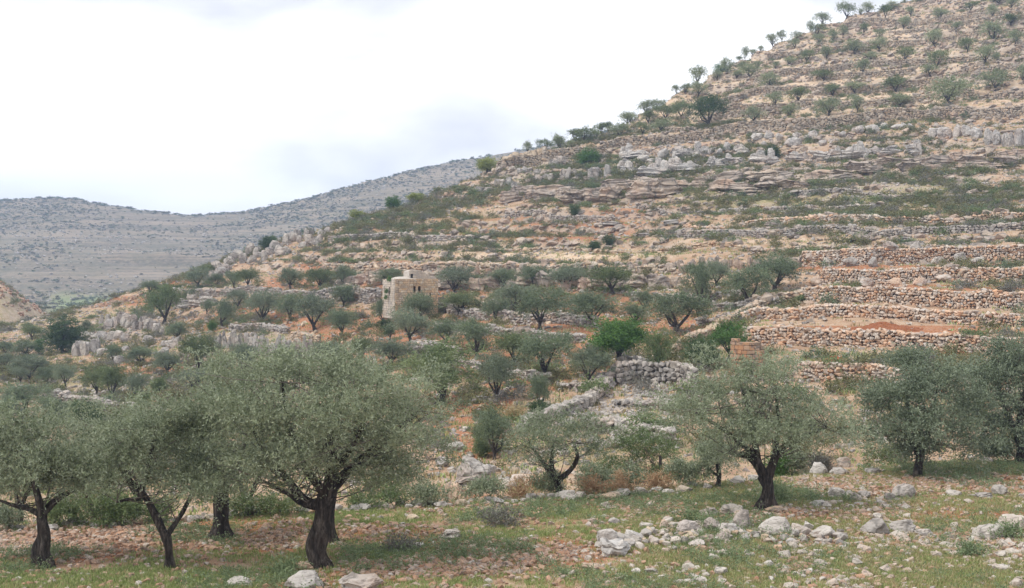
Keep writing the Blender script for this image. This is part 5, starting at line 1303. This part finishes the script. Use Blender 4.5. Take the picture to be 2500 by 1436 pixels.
def d_bank(u, D):
    y = scr(u, D); return np.maximum(np.exp(-((u - 1470) / 110.) ** 2 - ((y - 1030) / 38.) ** 2), .8 * np.exp(-((u - 1620) / 90.) ** 2 - ((y - 970) / 30.) ** 2)) * (y < 1120)
put('sheepfold_rubble', 'peb_lime', protos('pebble', 'limestone'), sample_world(1500, 1250, 1800, 60, 100, d_bank), .07, .28, power=1.5)
put('ledge_stones', 'hull_slabst', protos('hull', 'slab_rock'), sample_world(7000, -60, 2560, 110, 385, d_ledge), .2, .9, zs=.55, tilt=.2)
# near field
nearE = lambda u: np.interp(u, *EDGE)
def d_field(u, D):
    X = (u - CX) / F * D; return (D < nearE(u) + .5) * np.clip(.1 + 1.9 * (fbm(X * .5, D * .5, 81, 3) - .3), .05, 1)
def redw(u, D):
    y = scr(u, D); a = np.zeros_like(u)
    for (cx_, cy_, rx, ry) in [(120,1330,330,45),(700,1310,420,40),(400,1310,300,35),(1000,1390,330,30),(1250,1350,240,40),(1640,1242,260,25),(2250,1185,330,28),(2000,1262,500,22),(700,1420,160,16)]:
        a = np.maximum(a, 1 - sm(.5, 1.2, np.sqrt(((u - cx_) / rx) ** 2 + ((y - cy_) / ry) ** 2)))
    return a
put('red_field_stones', 'peb_red', protos('pebble', 'red_stone'), sample_world(14000, -60, 2560, 30, 53, lambda u, D: d_field(u, D) * (.15 + .85 * redw(u, D))), .025, .14)
put('pale_field_stones', 'peb_field', protos('pebble', 'field_stone'), sample_world(7500, -60, 2560, 30, 53, lambda u, D: d_field(u, D) * (.25 + .75 * sm(1300, 1900, u))), .025, .13, power=3)
# countable loose stones in the right foreground
zc_n = {}
pts = sample_world(170, 1300, 2500, 31, 42, lambda u, D: d_field(u, D) * sm(1300, 1800, u))
pts.sort(key=lambda p: p[0])
mm = protos('hull', 'field_stone')
for i, (u, D) in enumerate(pts):
    s_ = BR.uniform(.08, .2); o = link(bpy.data.objects.new('loose_stone', mm[BR.randrange(len(mm))]))
    o.location = ((u - CX) / F * D, D, gh(u, D) + s_ * .3); o.rotation_euler = (BR.uniform(-.4, .4), BR.uniform(-.4, .4), BR.uniform(0, 6)); o.scale = (s_, s_ * .85, s_ * .62)
    yy = YH - F * gh(u, D) / D
    zone = ('in the grass along the bottom edge' if yy > 1390 else 'in the grass in front of the long rock pile' if u < 2060 and yy > 1330 else 'in the grass right of the long rock pile' if yy > 1290 else 'behind the long rock pile')
    zc_n[zone] = zc_n.get(zone, 0) + 1
    tag(o, f'{"fist-sized" if s_ < .12 else "head-sized"} pale stone, {ordw(zc_n[zone])} from left {zone}', 'stone', 'loose pale stones in the right foreground')

# grass, weeds
def tuft(seed, m, nb, h_, w_, spread, lean=.5):
    g = np.random.default_rng(seed); Vv = []; Fc = []; T = []
    for i in range(nb):
        a = g.uniform(0, 6.28); r = spread * g.random() ** .5; p = np.array([math.cos(a) * r, math.sin(a) * r, 0]); b = g.uniform(0, 6.28)
        d = np.array([math.cos(b), math.sin(b), 0]) * lean * g.random(); hh = h_ * g.uniform(.5, 1.1); sdv = np.array([-d[1], d[0], 0]); sdv = sdv / (np.linalg.norm(sdv) + 1e-6) * w_ * g.uniform(.6, 1.2) / 2
        k = len(Vv); Vv += [p - sdv, p + sdv, p + d * hh * .5 + [0, 0, hh * .6] + sdv * .8, p + d * hh * 1.1 + [0, 0, hh], ]
        Fc.append((k, k + 1, k + 2, k + 3)); T.append(g.random())
    return mesh_np('tuft', np.array(Vv), np.array(Fc), m, False, T)
def weed(seed, m, nb, r_, lw):
    g = np.random.default_rng(seed); v, f, t = foliage([(0, 0, .06, r_, r_, .08), (g.uniform(-.1, .1), g.uniform(-.1, .1), .1, r_ * .6, r_ * .6, .08)], nb, lw * 2.6, lw, g, .1, 5, nclump=9)
    v[:, 2] = np.abs(v[:, 2]); return mesh_np('weed', v, f, m, False, t)
gt = [tuft(i, M['grass'], 16, .075, .014, .12) for i in range(5)]; dt = [tuft(i + 20, M['drygrass'], 14, .075, .013, .13, .8) for i in range(4)]
wd_ = [weed(i, M['weed'], 60, .17, .035) for i in range(5)]
def gmask(u, D):
    y = scr(u, D); a = np.zeros_like(u) + .3
    for (cx_, cy_, rx, ry, v) in [(300,1415,500,35,1),(1500,1270,300,30,.8),(1200,1300,200,40,.6),(2000,1390,600,60,1),(1200,1400,300,40,.5),(950,1350,200,30,.6),(2100,1230,250,20,.7),(900,1265,200,25,.8),(2350,1140,220,14,.8)]:
        a = np.maximum(a, v * (1 - sm(.5, 1.2, np.sqrt(((u - cx_) / rx) ** 2 + ((y - cy_) / ry) ** 2))))
    X = (u - CX) / F * D
    a = a * (1 - .6 * redw(u, D) * (u < 1500))
    return (D < nearE(u) + .8) * a * np.clip(2.4 * (fbm(X * .6, D * .6, 91, 4) - .28), .05, 1)
put('green_grass', 'gr', gt, sample_world(34000, -60, 2560, 30, 53, gmask), .6, 1.5, zs=1, lift=0, tilt=.15, power=1)
put('dry_grass', 'dg', dt, sample_world(22000, -60, 2560, 30, 53, lambda u, D: gmask(u, D) * (.15 + .85 * sm(1250, 1700, u))), .6, 1.5, zs=1, lift=0, tilt=.15, power=1)
def wmask(u, D):
    X = (u - CX) / F * D; n = fbm(X * .35, D * .35, 95, 3)
    return (D < nearE(u) + .5) * sm(.42, .62, n) * (1 - .75 * sm(1700, 2000, u) * (D < 42))
put('weeds', 'wd', wd_, sample_world(3600, -60, 2560, 30, 53, wmask), .35, .85, zs=1, lift=0, tilt=.1, power=1.5)
# hill grass as low tufts
ht = [tuft(i + 40, M['drygrass'], 14, .2, .06, .4, .7) for i in range(3)] + [tuft(i + 50, M['grass'], 14, .2, .07, .4, .7) for i in range(2)]
put('hillside_grass', 'hg', ht, sample_world(26000, -60, 2560, 57, 330, lambda u, D: HILLD(u, D) * np.clip(2 * (fbm((u - CX) / F * D * .07, D * .07, 97, 3) - .3), .03, 1)), .6, 1.6, zs=1, lift=0, tilt=.1, power=1)

# scrub bushes
def bush(seed, m, n, ll, lw, flat=.5, spl=4.5):
    g = np.random.default_rng(seed); lb = [(g.uniform(-.4, .4), g.uniform(-.4, .4), .2, .5, .5, .38) for i in range(4)]
    v, f, t = foliage(lb, n, ll, lw, g, .28, 5, nclump=24, shell=.35, spl=spl); v[:, 2] = np.abs(v[:, 2]) * flat * 2
    return mesh_np('scrub_bush', v, f, m, False, t)
bs = [bush(i, M['scrub'], 380, .17, .085) for i in range(4)] + [bush(9, M['scrubgrey'], 380, .17, .07)] + [bush(5, M['olive_far'], 380, .17, .085), bush(6, M['mixed'], 380, .17, .085)]
def d_bush(u, D):
    y = scr(u, D); X = (u - CX) / F * D; n = fbm(X * .09, D * .09, 61, 4)
    base = .25 + .75 * np.maximum.reduce([np.exp(-((u - 2050) / 520.) ** 2 - ((y - 475) / 55.) ** 2), .9 * np.exp(-((u - 1450) / 350.) ** 2 - ((y - 440) / 70.) ** 2), .7 * np.exp(-((u - 1100) / 260.) ** 2 - ((y - 560) / 60.) ** 2), .6 * np.exp(-((u - 1900) / 500.) ** 2 - ((y - 350) / 40.) ** 2)])
    base *= 1 - .85 * np.exp(-((u - 2200) / 420.) ** 2 - ((y - 720) / 110.) ** 2)
    base *= 1 - .7 * sm(320, 250, y)
    base *= 1 - .6 * np.exp(-((u - 1150) / 450.) ** 2 - ((y - 830) / 110.) ** 2)
    base *= 1 - .95 * np.exp(-((u - 1150) / 90.) ** 2 - ((y - 1060) / 60.) ** 2)
    base *= 1 - .8 * np.exp(-((u - 1500) / 160.) ** 2 - ((y - 1010) / 60.) ** 2)
    base *= 1 - .7 * np.exp(-((u - 1400) / 300.) ** 2 - ((y - 620) / 22.) ** 2)
    return HILLD(u, D) * base * np.clip(2.6 * (n - .33), .02, 1)
Pb, Rb, Sb, ub, Db, zb_ = put(None, None, None, sample_world(13500, -60, 2560, 60, 385, d_bush), .35, 1.25, zs=.85, lift=0, tilt=.08, power=1.8)
yb = YH - F * zb_ / Db
appw = Sb[:, 0] / Db * ((ub > 0) & (ub < 2500) & (yb > 0))
od = np.argsort(-appw); top_, rest_ = od[:280], od[280:]
scatter('hillside_scrub', 'bush', bs, Pb[rest_], Rb[rest_], Sb[rest_])
lands = [l for l in LAND if l[2]]
info = []
for i in top_:
    l = min(range(len(lands)), key=lambda k: (lands[k][0] - ub[i]) ** 2 + ((lands[k][1] - yb[i]) * 1.5) ** 2)
    info.append((math.hypot(lands[l][0] - ub[i], lands[l][1] - yb[i]), l, i))
info.sort(); cnt = {}
for dist, l, i in info:
    mi = BR.randrange(len(bs)); o = link(bpy.data.objects.new('scrub_bush', bs[mi])); o.location = Pb[i]; o.rotation_euler = Rb[i]; o.scale = Sb[i]
    dx, dy = ub[i] - lands[l][0], yb[i] - lands[l][1]
    side = ('right of' if dx > 0 else 'left of') if abs(dx) > abs(dy) else ('above' if dy < 0 else 'below')
    cnt[l, side] = cnt.get((l, side), 0) + 1; k = cnt[l, side]
    cl = ['grey-green', 'grey-green', 'grey-green', 'grey-green', 'grey', 'blue-green', 'yellow-green'][mi]
    tag(o, f'{cl} scrub bush, {"nearest" if k == 1 else ordw(k) + " nearest"} {side} the {lands[l][2]}', 'bush', 'scrub bushes on the hillside')

# low bushes behind the stone line of the field
for (nm, x, y, w_, h_, mn, lb) in [
 ('broom_bush', 700,1262,150,44,'mixed','long low mound of yellow-green broom behind the stone line, left of the largest trunk'),
 ('broom_bush', 900,1245,110,34,'mixed','low yellow-green broom mound right of the largest trunk'),
 ('broom_bush', 960,1238,90,38,'mixed','second low broom mound right of the largest trunk'),
 ('grey_bush', 1050,1236,110,54,'olive','grey-green bush behind the stone line below the largest crown'),
 ('grey_bush', 1190,1222,110,52,'olive','pale grey-green bush in the gully beside the buff rocks'),
 ('grey_bush', 1330,1210,70,60,'olive','grey-green bush left of the small open olive'),
 ('grey_bush', 1460,1195,110,80,'olive','feathery grey bush between the small open olive and the yellow-green tree'),
 ('grey_bush', 1530,1190,80,60,'olive','grey bush at the foot of the yellow-green tree'),
 ('grey_bush', 1680,1190,90,70,'olive','feathery grey bush left of the thin small olive'),
 ('grey_bush', 1935,1150,100,70,'olive','grey-green bush right of the V-trunked olive'),
 ('green_bush', 1895,1150,50,60,'green','bright green bush behind the V of the V-trunked olive'),
 ('grey_bush', 2010,1140,70,50,'scrubgrey','leafless grey bush behind the white pitted boulder'),
 ('grey_bush', 2430,1125,140,60,'olive','grey-green bush left of the right-edge trunk'),
 ('green_bush', 270,1285,180,80,'mixed','broad green bush with yellow flowers behind the stone line at left'),
 ('green_bush', 160,1290,120,70,'mixed','green bush behind the leftmost front trunk'),
 ('green_bush', 400,1280,110,60,'mixed','green bush behind the slender forked olive'),
 ('green_bush', 20,1296,100,70,'olive','grey-green bush at the left edge behind the stone line'),
 ('green_bush', 590,1268,90,50,'mixed','low green bush right of the short black trunk'),
 ('dry_fern', 1450,1208,60,26,'fern','rusty dry fern tuft right of the small open olive'),
 ('dry_fern', 1515,1202,50,28,'fern','second rusty dry fern tuft right of the small open olive'),
 ('dry_fern', 1602,1196,56,24,'fern','rusty dry fern tuft left of the thin small olive'),
 ('dry_fern', 1270,1212,40,18,'fern','small rusty fern tuft at the field edge left of the small open olive'),
 ('dry_bush', 1210,1290,90,28,'scrubgrey','bare twiggy grey bush lying in the middle of the field'),
 ('dry_bush', 985,1342,60,20,'scrubgrey','small dead grey bush right of the largest trunk'),
 ('grass_clump', 1180,1100,50,60,'mixed','tall yellow-green grass clump by the dense gully olive'),
 ('grass_clump', 1250,1030,60,34,'drygrass','tall tawny grass clump above the dense gully olive'),
 ('weed_clump', 700,1400,50,20,'weed','leafy weed clump left of the largest trunk base'),
 ('weed_clump', 1690,1280,60,20,'weed','bright weed patch above the long rock pile'),
 ('weed_clump', 2370,1355,60,20,'weed','bright weed patch in the dry grass at lower right'),
 ('weed_clump', 2460,1310,60,26,'weed','leafy weed beside the right-edge rock pair'),
 ('weed_clump', 1900,1225,30,30,'weed','leafy weed growing at the root of the V-trunked olive')]:
    infield = fieldD(y) < np.interp(x, *EDGE) + .3
    D = fieldD(y) if infield or nm == 'dry_fern' else np.interp(x, *EDGE) + 1.5 + (1255 - y) * .02
    if nm == 'dry_fern': D = min(D, np.interp(x, *EDGE) - .3); w_ *= .6
    if nm == 'grass_clump': D = hit(x, y, 57)
    Wd, Hd = w_ / F * D, h_ / F * D
    g = np.random.default_rng(int(x)); extra = 0
    zb0 = gh(x, D); ztop = (YH - (y - h_)) / F * D
    Hd = max(Hd, ztop - zb0)
    n = int(500 + Wd * Hd * 2600)
    lbs = [(g.uniform(-.3, .3) * Wd, g.uniform(-.3, .3) * Wd * .6, Hd * g.uniform(.3, .6), Wd * .25, Wd * .22, Hd * .42) for i in range(7)]
    v, f, t = foliage(lbs, n, .10 if mn != 'fern' else .16, .028, g, .22, 8, nclump=40, shell=.4); v[:, 2] = np.abs(v[:, 2])
    o = link(bpy.data.objects.new(nm, mesh_np(nm, v, f, M[mn], False, t))); o.location = ((x - CX) / F * D, D, zb0 - .03)
    tag(o, lb, 'bush' if 'bush' in nm else 'plant')

# ---------------------------------------------------------------- far hill scrub and crest trees
fb = [bush(70, M['olive_far'], 90, .3, .26, .4, 1.0), bush(71, M['scrub'], 90, .3, .26, .35, 1.0), bush(72, M['scrub'], 90, .3, .26, .35, 1.0), bush(80, M['scrubgrey'], 90, .3, .26, .35, 1.0)]
def d_far(u, D):
    X = (u - CX) / F * D; return np.clip(2.4 * (fbm(X * .012, D * .02, 77, 4) - .32), .03, 1)
put('far_hill_scrub', 'far', fb, sample_world(17000, -450, 1500, 690, 1145, d_far), .5, 2.1, zs=.9, lift=.1, tilt=.05)
put('far_crest_trees', 'farc', fb, sample_world(520, -450, 1500, 1105, 1140), 1.4, 3.6, zs=.9, lift=.1, tilt=.05)
put('valley_orchard', 'farv', fb, sample_world(500, -150, 700, 480, 700), 1.2, 2.6, zs=.9, lift=.1, tilt=.05)
put('far_hill_stones', 'fst', protos('pebble', 'white_rock'), sample_world(4500, -450, 1500, 700, 1130, lambda u, D: np.clip(3 * (fbm((u - CX) / F * D * .01, D * .02, 79, 3) - .4), .05, 1)), .3, 1.4, zs=.5, lift=.3)
sps = sample_world(1500, -450, 170, 285, 330)
put('spur_stones', 'peb_red', protos('pebble', 'cream_stone'), sps, .2, .8)
put('spur_scrub', 'bush', bs, sample_world(420, -450, 170, 285, 330), .5, 1.3, zs=.8, lift=0, tilt=.08)

# ---------------------------------------------------------------- haze
zlo = float(ZA.min()) - 60; 
bm = bmesh.new(); bmesh.ops.create_cube(bm, size=1)
x0, x1, y0, y1, z0, z1 = -2300, 2300, -30, 2000, float(ZA.min()) - 1.0, float(ZA.max()) + 12
for v in bm.verts: v.co = ((x0 + x1) / 2 + v.co.x * (x1 - x0), (y0 + y1) / 2 + v.co.y * (y1 - y0), (z0 + z1) / 2 + v.co.z * (z1 - z0))
me = bpy.data.meshes.new('haze'); bm.to_mesh(me); bm.free()
hm = bpy.data.materials.new('haze_air'); hm.use_nodes = True; hn = hm.node_tree; hn.nodes.clear()
ho = hn.nodes.new('ShaderNodeOutputMaterial'); hv = hn.nodes.new('ShaderNodeVolumePrincipled')
hv.inputs['Density'].default_value = .00038; hv.inputs['Color'].default_value = (.52, .69, 1.0, 1); hv.inputs['Anisotropy'].default_value = 0.2
hn.links.new(hv.outputs[0], ho.inputs['Volume']); me.materials.append(hm)
tag(link(bpy.data.objects.new('haze', me)), kind='stuff')
print('objects', len(bpy.data.objects))
